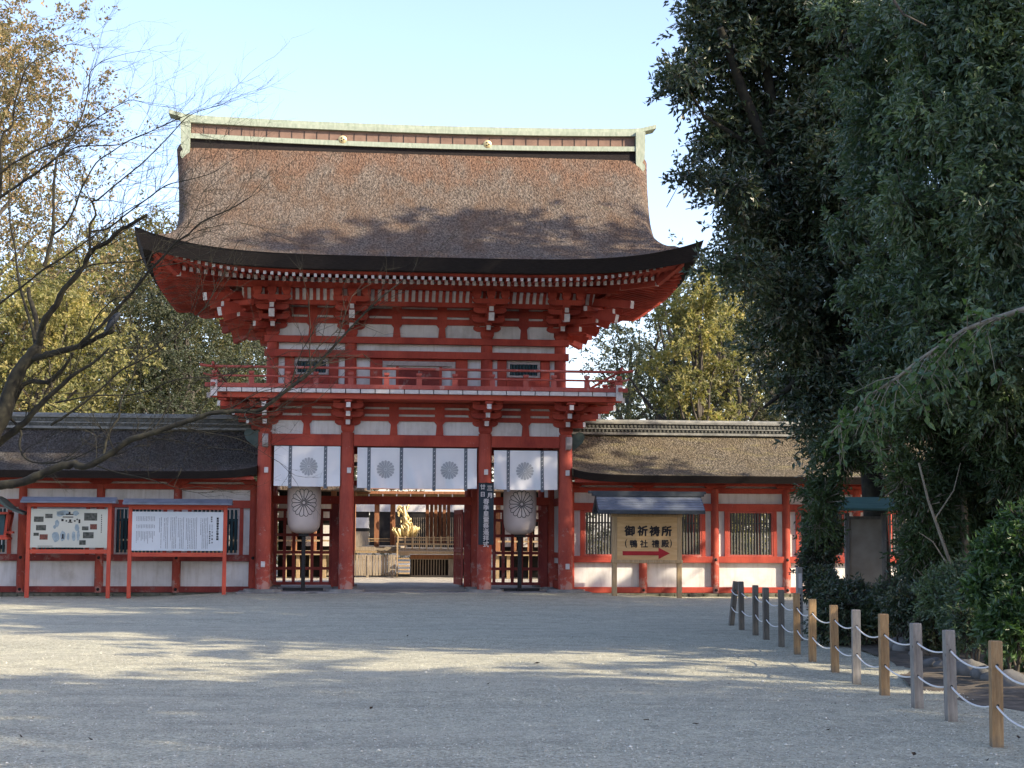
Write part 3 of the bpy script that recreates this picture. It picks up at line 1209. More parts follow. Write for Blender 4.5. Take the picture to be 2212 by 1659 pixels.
def corridor(s, nb, label, thatch, slat, slat_sp):
    root = empty('roofed_corridor', gw(s * 4.35, YW), TH, label, 'corridor')
    off = (s * 4.35, YW, 0)
    L = nb * 2.06
    x0, x1 = sorted((s * 4.35, s * (4.35 + L)))

    def B(b, name, mats, bevel=0, parent=None):
        return b.build(name, mats, parent or root, off, bevel)
    b = MB()
    n = int(L / .4)
    rr = random.Random(7)
    b.box(x0 + (.0 if s < 0 else .45), x1, .62, 5.4, -.03, .085)
    for i in range(n):
        xa = x0 + i * L / n
        b.box(xa + .01, xa + L / n - .01, .56 - rr.random() * .05, .615, -.03, .06 + rr.random() * .04)
    B(b, 'plinth', M['moss'], .012)
    # pillars
    for k in range(nb + 1):
        x = s * (4.35 + .03 + 2.06 * k)
        b = MB()
        b.tube([(x, YW - .02, .08), (x, YW - .02, 3.0)], [.118, .11], 16)
        B(b, 'pillar', M['redpost' if k else 'red'])
    m = M['red']
    for nm, z0, z1, d in (('base_beam', .09, .25, .10), ('sill_beam', .93, 1.11, .10), ('head_beam', 2.38, 2.59, .085), ('upper_beam', 2.88, 3.03, .075), ('wall_plate', 3.085, 3.17, .11)):
        b = MB()
        b.box(x0, x1, YW - d, YW + .03, z0, z1)
        B(b, nm, M['redold'] if (s < 0 and nm in ('base_beam', 'sill_beam')) else m, .008)
    b = MB()
    b.box(x0, x1, YW + .031, YW + .07, .25, .93)
    B(b, 'lower_plaster', M['white'])
    b = MB()
    b.box(x0, x1, YW + .031, YW + .07, 2.59, 3.2)
    B(b, 'upper_plaster', M['white'])
    for k in range(nb):
        xa, xb = sorted((s * (4.38 + 2.06 * k) + s * .11, s * (4.38 + 2.06 * (k + 1)) - s * .11))
        b = MB()      # white strips beside the window
        w = .17
        b.box(xa, xa + w, YW + .02, YW + .06, 1.11, 2.38)
        B(b, 'window_side_plaster', M['white'])
        b = MB()
        b.box(xb - w, xb, YW + .02, YW + .06, 1.11, 2.38)
        B(b, 'window_side_plaster', M['white'])
        b = MB()
        b.box(xa + w, xa + w + .10, YW - .05, YW + .07, 1.11, 2.38)
        B(b, 'window_post', m)
        b = MB()
        b.box(xb - w - .10, xb - w, YW - .05, YW + .07, 1.11, 2.38)
        B(b, 'window_post', m)
        fa, fb = xa + w + .10, xb - w - .10
        b = MB()
        t = .05
        b.box(fa, fb, YW - .04, YW + .05, 2.33, 2.379)
        b.box(fa, fb, YW - .04, YW + .05, 1.111, 1.16)
        b.box(fa, fa + t, YW - .04, YW + .05, 1.16, 2.33)
        b.box(fb - t, fb, YW - .04, YW + .05, 1.16, 2.33)
        win_ = B(b, 'window', M['capgrey'] if s < 0 else M['redpink'])
        b = MB()
        ns = int((fb - fa - 2 * t) / slat_sp)
        for i in range(ns):
            x = fa + t + (i + .5) * (fb - fa - 2 * t) / ns
            b.beam((x, YW, 1.16), (x, YW, 2.33), slat_sp * .52, slat_sp * .5, up=(1, 1, 0))
        b.box(fa + t, fb - t, YW + .035, YW + .049, 2.02, 2.06)
        B(b, 'slats', slat, 0, win_)
        # nail cover and boat shaped bracket with rafter ends
    for k in range(nb + 1):
        x = s * (4.38 + 2.06 * k)
        b = MB()
        hijiki(b, (x, YW - .09, 3.031), (1, 0), .62, .085, .10)
        B(b, 'boat_bracket', m)
        for z in (1.02, .17):
            b = MB()
            b.lathe([(0, .03), (.03, .025), (.045, 0)], n=10)
            o = b.build('nail_cover', M['iron'], root)
            o.matrix_local = Matrix.Translation((x - off[0], -.105 - .03, z)) @ Matrix.Rotation(pi / 2, 4, 'X')
    b = MB()
    n = int(L / .27)
    for i in range(n):
        x = x0 + (i + .5) * L / n
        b.beam((x, YW + .6, 3.48), (x, YEV + .32, 3.19), .075, .085, 0, 0)
    tag(B(b, 'rafters', m), kind='stuff') if n > 100 else B(b, 'rafters', m)
    b = MB()
    b.box(x0, x1, YEV + .22, YEV + .30, 3.13, 3.22)
    B(b, 'eave_board', m)
    # roof
    HDc = YRG - YEV

    def cz(v):
        return 3.33 + .62 * v * 1.0 + .76 * v * v

    def ez(x):      # the eave lifts a little where it meets the gate
        return .16 * math.exp(-(abs(x) - 4.25) / .5)
    ex = s * 4.27
    xr0, xr1 = sorted((ex, s * (4.35 + L)))
    b = MB()

    def rp(u, v):
        x = xr0 + (xr1 - xr0) * u
        return (x, YEV + v * HDc, cz(v) + ez(x) * (1 - v) ** 2)

    def rpb(u, v):
        x = xr0 + (xr1 - xr0) * u
        return (x, 2 * YRG - YEV - v * HDc, cz(v) + ez(x) * (1 - v) ** 2)
    b.grid(rp, 80, 18, 0, True)
    b.grid(rpb, 80, 18, 0, True, flip=True)
    for xe in (xr0, xr1):
        for f in (rp, rpb):
            def side(u, v):
                p = f(0 if xe == xr0 else 1, v)
                return (p[0], p[1], p[2] - .19 * u)
            b.grid(side, 1, 18, 0, False)
    roof = B(b, 'roof', thatch)
    b = MB()

    def ce(u, v):
        x = xr0 + (xr1 - xr0) * u
        o_, t = ((0, 0), (.015, .03), (.14, .2), (2.2, .05))[int(round(v * 3))]
        return (x, YEV + o_, cz(0) + ez(x) - t + (.28 if o_ > 1 else 0))
    b.grid(ce, 80, 3, 0, False, flip=True)
    B(b, 'thatch_edge', M['thatchcut'])
    # tiled ridge: stacked courses and a round cap row
    rg = None
    for nm, hw, z0, z1, mt in (('ridge', .20, 4.56, 4.93, M['ridgetile']), ('lower_course', .30, 4.60, 4.665, M['ridgepale']), ('middle_course', .25, 4.76, 4.79, M['ridgepale']), ('upper_course', .26, 4.92, 4.965, M['ridgepale'])):
        b = MB()
        b.box(xr0 + (.25 if s > 0 else 0), xr1 - (.25 if s < 0 else 0), YRG - hw, YRG + hw, z0, z1)
        o = B(b, nm, mt, 0, rg)
        rg = rg or o
    b = MB()
    n = int(L / .115)
    for i in range(n):
        x = xr0 + .2 + (i + .5) * (xr1 - xr0 - .4) / n
        b.cyl((x, YRG - .235, 4.725), (x, YRG - .19, 4.725), .032, n=6)
        b.cyl((x + .05, YRG - .225, 4.855), (x + .05, YRG - .19, 4.855), .04, n=6)
    tag(B(b, 'tile_ends', M['ridgetile'], 0, rg), kind='stuff')
    b = MB()
    b.cyl((xr0 + (.3 if s > 0 else 0), YRG, 4.985), (xr1 - (.3 if s < 0 else 0), YRG, 4.985), .075, n=10)
    B(b, 'ridge_cap', M['ridgepale'], 0, rg)
    # green scroll ornament beside the gate pillar
    b = MB()
    b.prism([(0, 0), (.10, -.02), (.22, .08), (.36, .20), (.42, .36), (.36, .47), (.25, .49), (.14, .42), (.02, .44), (0, .3)], (s * 4.22, .05, 4.02), (s, 0, 0), (0, 0, 1), (0, .1, 0))
    b.build('scroll_ornament', M['copperdk'], root, off, .015)
    # rear row of pillars towards the court
    for k in range(nb + 1):
        x = s * (4.38 + 2.06 * k)
        b = MB()
        b.tube([(x, 4.2, .08), (x, 4.2, 3.1)], [.115, .11], 10)
        B(b, 'rear_pillar', M['red'])
    b = MB()
    b.box(x0, x1, 4.1, 4.3, 2.9, 3.15)
    B(b, 'rear_beam', m)
    return root


M['ridgetile'] = mat_simple('dark_ridge_tiles', (.055, .06, .055), (.14, .14, .12), 9, .8, bs=.2)
M['ridgepale'] = mat_simple('pale_ridge_tiles', (.12, .125, .12), (.26, .26, .23), 5, .7, bs=.2)
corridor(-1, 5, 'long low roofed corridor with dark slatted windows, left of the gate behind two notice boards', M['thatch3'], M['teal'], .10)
corridor(1, 6, 'long low roofed corridor with a mossy roof, right of the gate behind the arrow sign', M['thatch2'], M['slatwood'], .083)

# ================================================================== curtains
def cloth_y(x, z, ph, z1=4.05):
    k = (z1 - z)
    return .034 * sin(x * 5.1 + ph + .8 * z) * k + .022 * sin(x * 12.0 + ph * 2.1 + z * 2.4) * k + .020 * sin(x * 3.2 - z * 5 + ph) * k + .010 * sin(x * 19 + z * 6 + ph * 3) * k


def curtain(xa, xb, z0, z1, stripes, emblems, label, ph):
    yc = -.12 + .0
    root = empty('curtain', gw((xa + xb) / 2, yc, z0), TH, label, 'curtain', 'white crested curtains hung across the gate')
    ox = (xa + xb) / 2
    off = (ox, yc, z0)
    b = MB()

    def P(x, z, dy=0):
        sag = .012 * sin((x - xa) / (xb - xa) * pi)
        return (x, yc + cloth_y(x, z, ph, z1) + dy, z - sag * (z1 - z))
    nu, nv = int((xb - xa) / .035), 28
    b.grid(lambda u, v: P(xa + (xb - xa) * u, z0 + (z1 - z0) * v), nu, nv)
    o = b.build('cloth', M['cloth'], root, off)
    for sx in stripes:
        w = .045
        b = MB()
        b.grid(lambda u, v: P(sx - w + 2 * w * u, z0 - .055 + (z1 - z0 + .055) * v, -.006), 2, 28)
        st = b.build('stripe', M['stripe'], root, off)
        b = MB()
        for i in range(9):
            z = z0 + .06 + i * .115
            b.add([P(sx - .014, z, -.010), P(sx + .014, z + .03, -.010), P(sx + .014, z + .045, -.010), P(sx - .014, z + .015, -.010)], [(0, 1, 2, 3)])
        b.build('stitch_marks', M['cloth'], st, off)
    for ex, ez in emblems:
        R = .245
        b = MB()
        t = math.tan(pi / 16) * .86
        r1 = R / (1 + t)
        for i in range(16):
            a = 2 * pi * i / 16
            loc = [(.14 * R, .14 * R * t), ]
            pts = [(.16 * R, -.16 * R * t), (r1, -r1 * t)] + [(r1 + r1 * t * sin(q), -r1 * t * cos(q)) for q in (.5, 1.0, 1.57, 2.1, 2.6)] + [(r1, r1 * t), (.16 * R, .16 * R * t)]
            b.add([P(ex + p * cos(a) - q * sin(a), ez + p * sin(a) + q * cos(a), -.005) for p, q in pts], [tuple(range(len(pts)))])
        b.add([P(ex + .12 * R * cos(2 * pi * k / 12), ez + .12 * R * sin(2 * pi * k / 12), -.005) for k in range(12)], [tuple(range(12))])
        b.build('flower_crest', M['crest'], root, off)
    b = MB()
    b.cyl((xa - .02, yc + .02, z1 + .0), (xb + .02, yc + .02, z1 + .0), .016, n=8)
    b.build('curtain_rod', M['iron'], root, off)


M['cloth'] = mat_simple('white_cotton', (.66, .66, .67), (.74, .74, .74), 1.4, .9, bs=0)
M['stripe'] = mat_simple('dark_grey_band', (.10, .115, .135), (.14, .155, .175), 5, .9, bs=0)
M['crest'] = mat_simple('grey_crest', (.33, .345, .36), (.39, .40, .41), 5, .9, bs=0)


def px(x, y=1000, yp=-.12):
    return gx(x, y, yp)[0]


curtain(px(592), px(735), 2.97, 4.04, [px(627), px(703)], [(px(667), 3.50)], 'white curtain with one grey flower crest hung in the left bay of the gate', .3)
curtain(px(772), px(1030), 2.93, 4.02, [px(797), px(867), px(938), px(1006)], [(px(833), 3.44), (px(971), 3.43)], 'wide white curtain with two grey flower crests over the middle opening', 1.7)
curtain(px(1067), px(1204), 2.92, 3.98, [px(1098), px(1171)], [(px(1134), 3.43)], 'white curtain with one grey flower crest hung in the right bay of the gate', 3.1)

# ================================================================== paper lanterns on stands
def lantern(pxx, label):
    yp = .75
    x, _ = gx(pxx, 1100, yp)
    root = empty('paper_lantern', gw(x, yp, .15), TH, label, 'lantern', 'large round-bottomed paper lanterns in the side bays of the gate')
    R = .458
    b = MB()
    prof = [(.06, 1.545), (.18, 1.55), (.28, 1.58), (.375, 1.64), (.425, 1.73), (.447, 1.85), (.455, 2.0), (R, 2.3), (R, 2.7), (.43, 2.9), (.41, 3.0), (.30, 3.05), (.0, 3.05)]
    b.lathe(prof, n=40)
    b.build('paper_shade', M['paper'], root)
    b = MB()

    def C(u, z, r=.004):
        # radius of the shade at that height
        rr = R
        for (ra, za), (rb, zb) in zip(prof[:-1], prof[1:]):
            if za <= z <= zb and zb > za:
                rr = ra + (rb - ra) * (z - za) / (zb - za)
        rr += r
        return (rr * sin(u / rr), -rr * cos(u / rr), z)
    R2, cz_ = .385, 2.38
    t = math.tan(pi / 16) * 1.0
    r1 = R2 / (1 + t)

    def contour(k):
        w = t * r1
        pts = [(.17 * R2, -.17 * R2 * t + 0), (r1, -w)] + [(r1 + w * sin(q), -w * cos(q)) for q in (.4, .8, 1.2, 1.57, 1.94, 2.34, 2.74)] + [(r1, w), (.17 * R2, .17 * R2 * t)]
        cx, cy = r1 * .8, 0
        return [(p - (.013 * k if p > cx else 0), math.copysign(max(abs(q) - .0115 * k, .0004), q)) for p, q in pts]
    for i in range(16):
        a = 2 * pi * (i + .5) / 16
        A, B_ = contour(0), contour(1)
        n = len(A)
        for P in (A, B_):
            pass
        def dense(Q):
            out = []
            for (pa, qa), (pb, qb) in zip(Q[:-1], Q[1:]):
                k_ = 9 if math.hypot(pb - pa, qb - qa) > .1 else 1
                out += [(pa + (pb - pa) * t_ / k_, qa + (qb - qa) * t_ / k_) for t_ in range(k_)]
            return out + [Q[-1]]
        A, B_ = dense(A), dense(B_)
        n = len(A)
        vs = []
        for p, q in A + B_:
            vs.append(C(p * cos(a) - q * sin(a), cz_ + p * sin(a) + q * cos(a)))
        b.add(vs, [(k, k + 1, n + k + 1, n + k) for k in range(n - 1)])
    for ra, rb in ((.042, .062),):
        vs = []
        for r in (ra, rb):
            for k in range(16):
                vs.append(C(r * cos(2 * pi * k / 16), cz_ + r * sin(2 * pi * k / 16), .005))
        b.add(vs, [(k, (k + 1) % 16, 16 + (k + 1) % 16, 16 + k) for k in range(16)])
    # scalloped line below the top rim
    for k in range(48):
        u0, u1 = -.66 + k * 1.32 / 48, -.66 + (k + 1) * 1.32 / 48
        za, zb = 2.90 - .05 * abs(sin(u0 * 11)), 2.90 - .05 * abs(sin(u1 * 11))
        b.add([C(u0, za), C(u1, zb), C(u1, zb + .016), C(u0, za + .016)], [(0, 1, 2, 3)])
    b.build('painted_crest', M['ink'], root)
    b = MB()
    b.box(-.055, .055, -.05, .05, .05, 1.54)
    b.box(-.14, .14, -.12, .12, 1.47, 1.543)
    b.box(-.55, .55, -.06, .06, .0, .07)
    b.box(-.07, .07, -.45, .45, .002, .072)
    b.build('black_stand', M['black'], root, bevel=.01)


M['paper'] = mat_simple('lantern_paper', (.56, .47, .41), (.64, .55, .49), 1.5, .85, bs=0)
M['ink'] = mat_simple('black_ink', (.012, .010, .012), (.02, .018, .02), 4, .7, bs=0)
lantern(657, 'cream paper lantern with a black flower crest on a black stand, below the left curtain')
lantern(1123, 'cream paper lantern with a black flower crest on a black stand, below the right curtain')

# ================================================================== tall dark sign on the pillar
x0, z1 = gx(1034, 1043, -.26)
x1, z0 = gx(1066, 1177, -.26)
sx = (x0 + x1) / 2
root = empty('vertical_sign', gw(sx, -.26, z0), TH, 'tall black sign with white brush writing tied to the pillar right of the middle opening', 'sign')
off = (sx, -.26, z0)
b = MB()
b.box(x0, x1, -.275, -.245, z0, z1)
b.build('board', mat_simple('dark_sign_board', (.010, .020, .028), (.022, .035, .045), 3, .6, bs=0), root, off, .006)
b = MB()
w = x1 - x0
for i, ch in enumerate('三月'):
    put_text(b, ch, sx + w * .22, -.279, z1 - .14 - i * .20, .155, .004)
for i, ch in enumerate('廿日'):
    put_text(b, ch, sx - w * .23, -.279, z1 - .11 - i * .20, .145, .004)
txt = '春季皇霊祭遥拝式'
for i, ch in enumerate(txt):
    put_text(b, ch, sx, -.279, z1 - .50 - i * .165, .165, .003)
b.build('brush_writing', M['cap'], root, off)
b = MB()
b.tube([(x0 - .02, -.27, z1 - .02), (sx, -.29, z1 + .0), (x1 + .0, -.27, z1 - .02)], [.010] * 3, 6)
b.build('tie_wire', M['iron'], root, off)
# thin tie around the pillar right of the left bay

# ================================================================== notice boards on the left
def rect_at(xa, ya, xb, yb, yp):
    X0, Z1 = gx(xa, ya, yp)
    X1, Z0 = gx(xb, yb, yp)
    return X0, X1, Z0, Z1


M['mapbase'] = mat_simple('map_board', (.42, .43, .36), (.50, .50, .43), 1.2, .5, bs=0)
M['mapblue'] = mat_simple('map_grey_blue', (.17, .23, .26), (.30, .36, .37), 14, .6, bs=0)
M['photo'] = mat_simple('small_dark_photos', (.015, .025, .015), (.10, .10, .09), 16, .5, bs=0)
M['photored'] = mat_simple('small_red_photo', (.05, .03, .02), (.22, .06, .04), 18, .5, bs=0)
M['boardwhite'] = mat_simple('white_text_board', (.50, .54, .56), (.57, .60, .62), 1.2, .45, bs=0)
M['textgrey'] = mat_simple('grey_print', (.11, .12, .13), (.24, .25, .26), 20, .8, bs=0)
YB = -.45


def roofed_board(name, xl, xr, yb, board, rf, label, tilt=0):
    cxx = (xl + xr) / 2
    c, _ = gx(cxx, 1200, YB)
    root = empty(name, gw(c, YB), TH, label, 'notice board')
    off = (c, YB, 0)
    X0, X1, Z0, Z1 = rect_at(*board, YB)
    a, _ = gx(xl, 1200, YB)
    d, _ = gx(xr, 1200, YB)
    rz1 = gx(cxx, rf, YB)[1]
    for x in (a, d):
        b = MB()
        b.box(x - .05, x + .05, YB - .05, YB + .05, -.02, rz1 - .06)
        b.build('post', M['rednew'], root, off, .006)
    b = MB()
    b.box(a + .05, d - .05, YB - .04, YB + .04, Z0 - .16, Z0 - .05)
    b.build('crossbar', M['rednew'], root, off, .005)
    b = MB()
    b.box(a + .05, d - .05, YB - .04, YB + .04, Z1 + .055, rz1 - .07)
    b.build('crossbar', M['rednew'], root, off, .005)
    b = MB()
    b.box(X0, X1, YB - .045, YB - .012, Z0, Z1)
    bd = b.build('panel', M['mapbase'] if name == 'map_board' else M['boardwhite'], root, off)
    b = MB()     # little pitched metal roof
    e = .18
    b.add([(a - e, YB - .30, rz1 - .09), (d + e, YB - .30, rz1 - .09), (d + e, YB, rz1 + .03), (a - e, YB, rz1 + .03), (a - e, YB + .3, rz1 - .09), (d + e, YB + .3, rz1 - .09),
           (a - e, YB - .30, rz1 - .13), (d + e, YB - .30, rz1 - .13), (a - e, YB + .3, rz1 - .13), (d + e, YB + .3, rz1 - .13)],
          [(0, 1, 2, 3), (3, 2, 5, 4), (6, 7, 1, 0), (9, 8, 4, 5), (8, 9, 7, 6), (0, 3, 4, 8, 6), (1, 7, 9, 5, 2)])
    b.build('roof', M['slate'], root, off)
    return root, off, bd, (X0, X1, Z0, Z1)


root, off, bd, (X0, X1, Z0, Z1) = roofed_board('map_board', 60, 235, 1286, (68, 1099, 232, 1183), 1076, 'red-framed notice board with a pale precinct map and small photographs, at the left')
W, H = X1 - X0, Z1 - Z0
yf = YB - .047


def R_(b, u0, u1, v0, v1, m=0, dy=0.0):
    b.add([(X0 + W * u0, yf - dy, Z1 - H * v1), (X0 + W * u1, yf - dy, Z1 - H * v1), (X0 + W * u1, yf - dy, Z1 - H * v0), (X0 + W * u0, yf - dy, Z1 - H * v0)], [(0, 1, 2, 3)], m)


b = MB()
for u0, u1, v0, v1, m in ((.04, .165, .20, .34, 0), (.185, .28, .13, .24, 0), (.07, .20, .42, .56, 0), (.04, .11, .62, .70, 0), (.12, .225, .66, .80, 1), (.69, .86, .10, .30, 0), (.665, .75, .45, .55, 0), (.77, .86, .39, .53, 1), (.68, .82, .60, .76, 0), (.635, .72, .81, .93, 0)):
    b = MB()
    R_(b, u0, u1, v0, v1)
    b.build('photograph', M['photored' if m else 'photo'], bd, off)
b = MB()
rr = random.Random(11)
for u, v, ru, rv in ((.33, .72, .048, .14), (.42, .70, .035, .13), (.49, .72, .018, .10), (.56, .71, .026, .13), (.62, .68, .020, .15), (.34, .38, .03, .09), (.60, .48, .03, .09), (.31, .47, .02, .05), (.42, .10, .09, .07), (.38, .13, .05, .07), (.58, .11, .04, .06)):
    n = 14
    b.add([(X0 + W * (u + ru * (1 + rr.uniform(-.15, .15)) * cos(2 * pi * k / n)), yf, Z1 - H * (v + rv * (1 + rr.uniform(-.15, .15)) * sin(2 * pi * k / n))) for k in range(n)], [tuple(range(n))])
b.build('map_woods', M['mapblue'], bd, off)
b = MB()
for u, v, ru, rv in ((.50, .14, .05, .015), (.50, .11, .012, .04), (.48, .21, .07, .012), (.41, .29, .015, .03), (.46, .31, .01, .02), (.51, .30, .014, .03), (.51, .345, .03, .012), (.57, .31, .012, .02), (.63, .32, .012, .05), (.60, .27, .01, .02), (.42, .76, .018, .012), (.42, .70, .01, .05)):
    R_(b, u - ru, u + ru, v - rv, v + rv, 0, .002)
for v in (.955, .972):
    for i in range(16):
        R_(b, .10 + i * .012, .108 + i * .012, v, v + .008, 0, .002)
for i in range(9):
    R_(b, .912, .922, .14 + i * .055, .175 + i * .055, 0, .002)
b.build('map_marks', M['ink'], bd, off)

root, off, bd, (X0, X1, Z0, Z1) = roofed_board('history_board', 280, 485, 1284, (286, 1105, 482, 1190), 1080, 'red-framed board of white panel filled with columns of Japanese writing, left of the gate')
W, H = X1 - X0, Z1 - Z0
b = MB()
for i, ch in enumerate('賀茂御祖神社御由緒'):
    put_text(b, ch, X0 + W * .935, yf, Z1 - H * (.17 + i * .066), .062, .003)
b.build('title', M['ink'], bd, off)
b = MB()
for i, ch in enumerate('御祭神'):
    put_text(b, ch, X0 + W * .868, yf, Z1 - H * (.135 + i * .055), .045, .001)
for i, ch in enumerate('玉依媛命'):
    put_text(b, ch, X0 + W * .878, yf, Z1 - H * (.52 + i * .09), .045, .001)
for i, ch in enumerate('賀茂建角身命'):
    put_text(b, ch, X0 + W * .850, yf, Z1 - H * (.51 + i * .058), .045, .001)
b.build('names', M['ink'], bd, off)
b = MB()
rr = random.Random(3)
cols = [(.875, .32, .46), (.85, .32, .46)]
for g0, n, top, bot in ((.825, 5, .14, .95), (.705, 7, .14, .95), (.562, 4, .14, .94), (.480, 4, .12, .94), (.390, 3, .14, .94), (.320, 2, .14, .93)):
    for k in range(n):
        cols.append((g0 - k * .0185, top + (.02 if k else 0), bot if k < n - 1 else rr.uniform(.5, .9)))
for k in range(12):
    cols += [(.245 - k * .0175, .12, .24), (.245 - k * .0175, .33, .43), (.245 - k * .0175, .50, rr.uniform(.62, .82))]
for u, v0, v1 in cols:
    v = v0
    while v < v1:
        h = .0125
        if rr.random() > .06:
            R_(b, u - .0035, u + .0035, v, v + h * .72)
        v += h
b.build('small_print', M['textgrey'], bd, off)

# roofed lantern at the left border of the picture
c = gnd(-12, 1290)
root = empty('standing_lantern', (c.x, c.y, 0), TH, 'red wooden lantern with a dark sloping roof, at the far left beside the map board', 'lantern')
b = MB()
b.box(-.08, .08, -.08, .08, 0, 1.55)
b.build('post', M['red'], root, bevel=.01)
b = MB()
for s in (-1, 1):
    for q in (-1, 1):
        b.beam((s * .26, q * .26, 1.62), (s * .34, q * .34, 2.18), .05, .05)
b.box(-.30, .30, -.30, .30, 1.56, 1.62)
b.box(-.36, .36, -.36, .36, 2.16, 2.22)
b.box(-.44, .44, -.10, .10, 1.66, 1.72)
b.build('frame', M['red'], root)
b = MB()
b.box(-.24, .24, -.24, .24, 1.621, 2.16)
b.build('dark_panes', M['teal'], root)
b = MB()
b.box(-.34, .34, -.34, .34, 1.50, 1.559)
b.build('shelf', M['rednew'], root, bevel=.01)
b = MB()
prof = [(-.75, -.04), (-.4, .10), (-.12, .34), (0, .40), (.12, .34), (.4, .10), (.75, -.04), (.75, -.09), (.4, .04), (0, .30), (-.4, .04), (-.75, -.09)]
b.prism(prof, (0, 0, 2.24), (1, 0, 0), (0, 0, 1), (0, 1.1, 0))
b.build('roof', M['copperdk'], root)

# ================================================================== arrow sign on the right
YS = -1.25
x0, z0 = gx(1322, 1214, YS)
x1, z1 = gx(1472, 1117, YS)
pl, pr = gx(1327, 1200, YS)[0], gx(1467, 1200, YS)[0]
sc = (pl + pr) / 2
root = empty('arrow_sign', gw(sc, YS), TH, 'pale wooden prayer-hall sign with black characters, a red arrow and its own shingle roof', 'sign')
off = (sc, YS, 0)
for x in (pl, pr):
    b = MB()
    b.box(x - .065, x + .065, YS - .055, YS + .055, -.03, 2.3)
    b.build('post', M['wood'], root, off, .008)
b = MB()
b.box(x0 + .13, x1 - .13, YS - .052, YS - .0, z0 + .06, z1 + .0)
b.build('panel', M['signface'] if 'signface' in M else mat_simple('pale_sign_wood', (.44, .28, .12), (.56, .38, .19), 2.2, .6, (1, 1, 7), bs=.05), root, off)
b = MB()
b.box(x0 - .02, x1 + .02, YS - .075, YS + .06, z0 - .03, z0 + .06)
b.box(x0 - .02, x1 + .02, YS - .07, YS + .058, z1 + .0, z1 + .07)
b.build('frame', M['wood'], root, off, .006)
yt = YS - .056
b = MB()
for i, ch in enumerate('御祈祷所'):
    X, Z = gx(1360 + i * 26.0 * 1.0 + (i > 0) * 2, 1146.5 + i * .3, yt)
    put_text(b, ch, X, yt, Z, .285, .012)
for ch, X_ in (('鴨', 1369), ('社', 1391), ('禮', 1411 + 5), ('殿', 1437)):
    X, Z = gx(X_, 1174.5, yt)
    put_text(b, ch, X, yt, Z, .215, .006)
for ch, X_ in (('(', 1352.5), (')', 1449)):
    X, Z = gx(X_, 1174, yt)
    put_text(b, ch, X, yt, Z, .25)
b.build('characters', M['ink'], root, off)
b = MB()
ax, az = gx(1345, 1195, yt)
bx_, _ = gx(1447, 1195, yt)
L = bx_ - ax
b.prism([(0, -.055), (L * .76, -.055), (L * .76, -.15), (L, 0), (L * .76, .15), (L * .76, .055), (0, .055)], (ax, yt, az), (1, 0, 0), (0, 0, 1), (0, .008, 0))
b.build('arrow', mat_simple('dark_red_paint', (.28, .012, .018), (.36, .02, .025), 4, .6, bs=0), root, off)
b = MB()
rl, rz = gx(1299, 1112, YS - .42)
rr_, _ = gx(1514, 1112, YS - .42)
mid = (rl + rr_) / 2
hw = 1.42
cT = 2.83
slp = []
nst = 6
for s in (-1, 1):
    for k in range(nst):
        t0, t1 = k / nst, (k + 1) / nst
        ya, yb = YS + s * (.50 * (1 - t0)), YS + s * (.50 * (1 - t1) - .02)
        za, zb = 2.38 + .40 * t0, 2.38 + .40 * t1
        e = 1 - .0 * t0
        b.add([(mid - hw, ya, za), (mid + hw, ya, za), (mid + hw, yb, zb - .012), (mid - hw, yb, zb - .012), (mid - hw, ya, za - .03), (mid + hw, ya, za - .03)],
              [(0, 1, 2, 3), (4, 5, 1, 0)])
b.build('shingle_roof', M['slate'], root, off)
b = MB()
for s in (-1, 1):
    b.box(mid - hw - .02, mid + hw + .02, YS + s * .5 - .02, YS + s * .5 + .02, 2.26, 2.352)
for e in (-1, 1):
    x = mid + e * hw
    b.prism([(-.5, 2.27), (-.5, 2.36), (0, 2.76), (.5, 2.36), (.5, 2.27), (0, 2.66)], (x, YS, 0), (0, 1, 0), (0, 0, 1), (.035, 0, 0))
b.build('barge_board', M['slatedk'], root, off)
b = MB()
b.box(mid - hw - .10, mid + hw + .08, YS - .10, YS + .10, 2.735, 2.80)
b.box(mid - hw - .20, mid + hw + .14, YS - .075, YS + .075, 2.80, 2.87)
b.build('roof_ridge', M['slatedk'], root, off)
b = MB()
for e in (-1, 1):
    b.prism([(-.45, 2.30), (0, 2.66), (.45, 2.30)], (mid + e * (hw - .25), YS, 0), (0, 1, 0), (0, 0, 1), (.05, 0, 0))
b.build('roof_gable', M['wood'], root, off)

# ================================================================== rope fence
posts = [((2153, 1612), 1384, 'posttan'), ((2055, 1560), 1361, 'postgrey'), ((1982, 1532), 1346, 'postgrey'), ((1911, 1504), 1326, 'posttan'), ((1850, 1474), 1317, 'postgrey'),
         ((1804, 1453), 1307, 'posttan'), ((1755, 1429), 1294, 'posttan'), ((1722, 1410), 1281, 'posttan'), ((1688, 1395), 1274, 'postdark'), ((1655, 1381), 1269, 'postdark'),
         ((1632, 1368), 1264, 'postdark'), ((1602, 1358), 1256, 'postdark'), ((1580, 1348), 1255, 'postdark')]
LB = ['tan square fence post nearest the camera, at the lower right', 'grey fence post beside the nearest tan post, second along the rope fence', 'grey fence post, third from the near end of the rope fence',
      'tan fence post standing between two grey ones, fourth from the near end', 'grey fence post between two tan ones, fifth from the near end', 'tan fence post, sixth from the near end, beside the dark shrubs',
      'tan fence post, seventh from the near end, in front of the dark shrubs', 'tall tan fence post in front of the grey marker post, eighth from the near end', 'dark grey fence post, ninth from the near end of the rope fence',
      'dark grey fence post, fourth from the far end of the rope fence', 'dark grey fence post, third from the far end of the rope fence', 'dark brown upright fence post, last but one at the far end', 'dark leaning fence post at the far end of the rope fence']
rng = random.Random(8)
pp = []
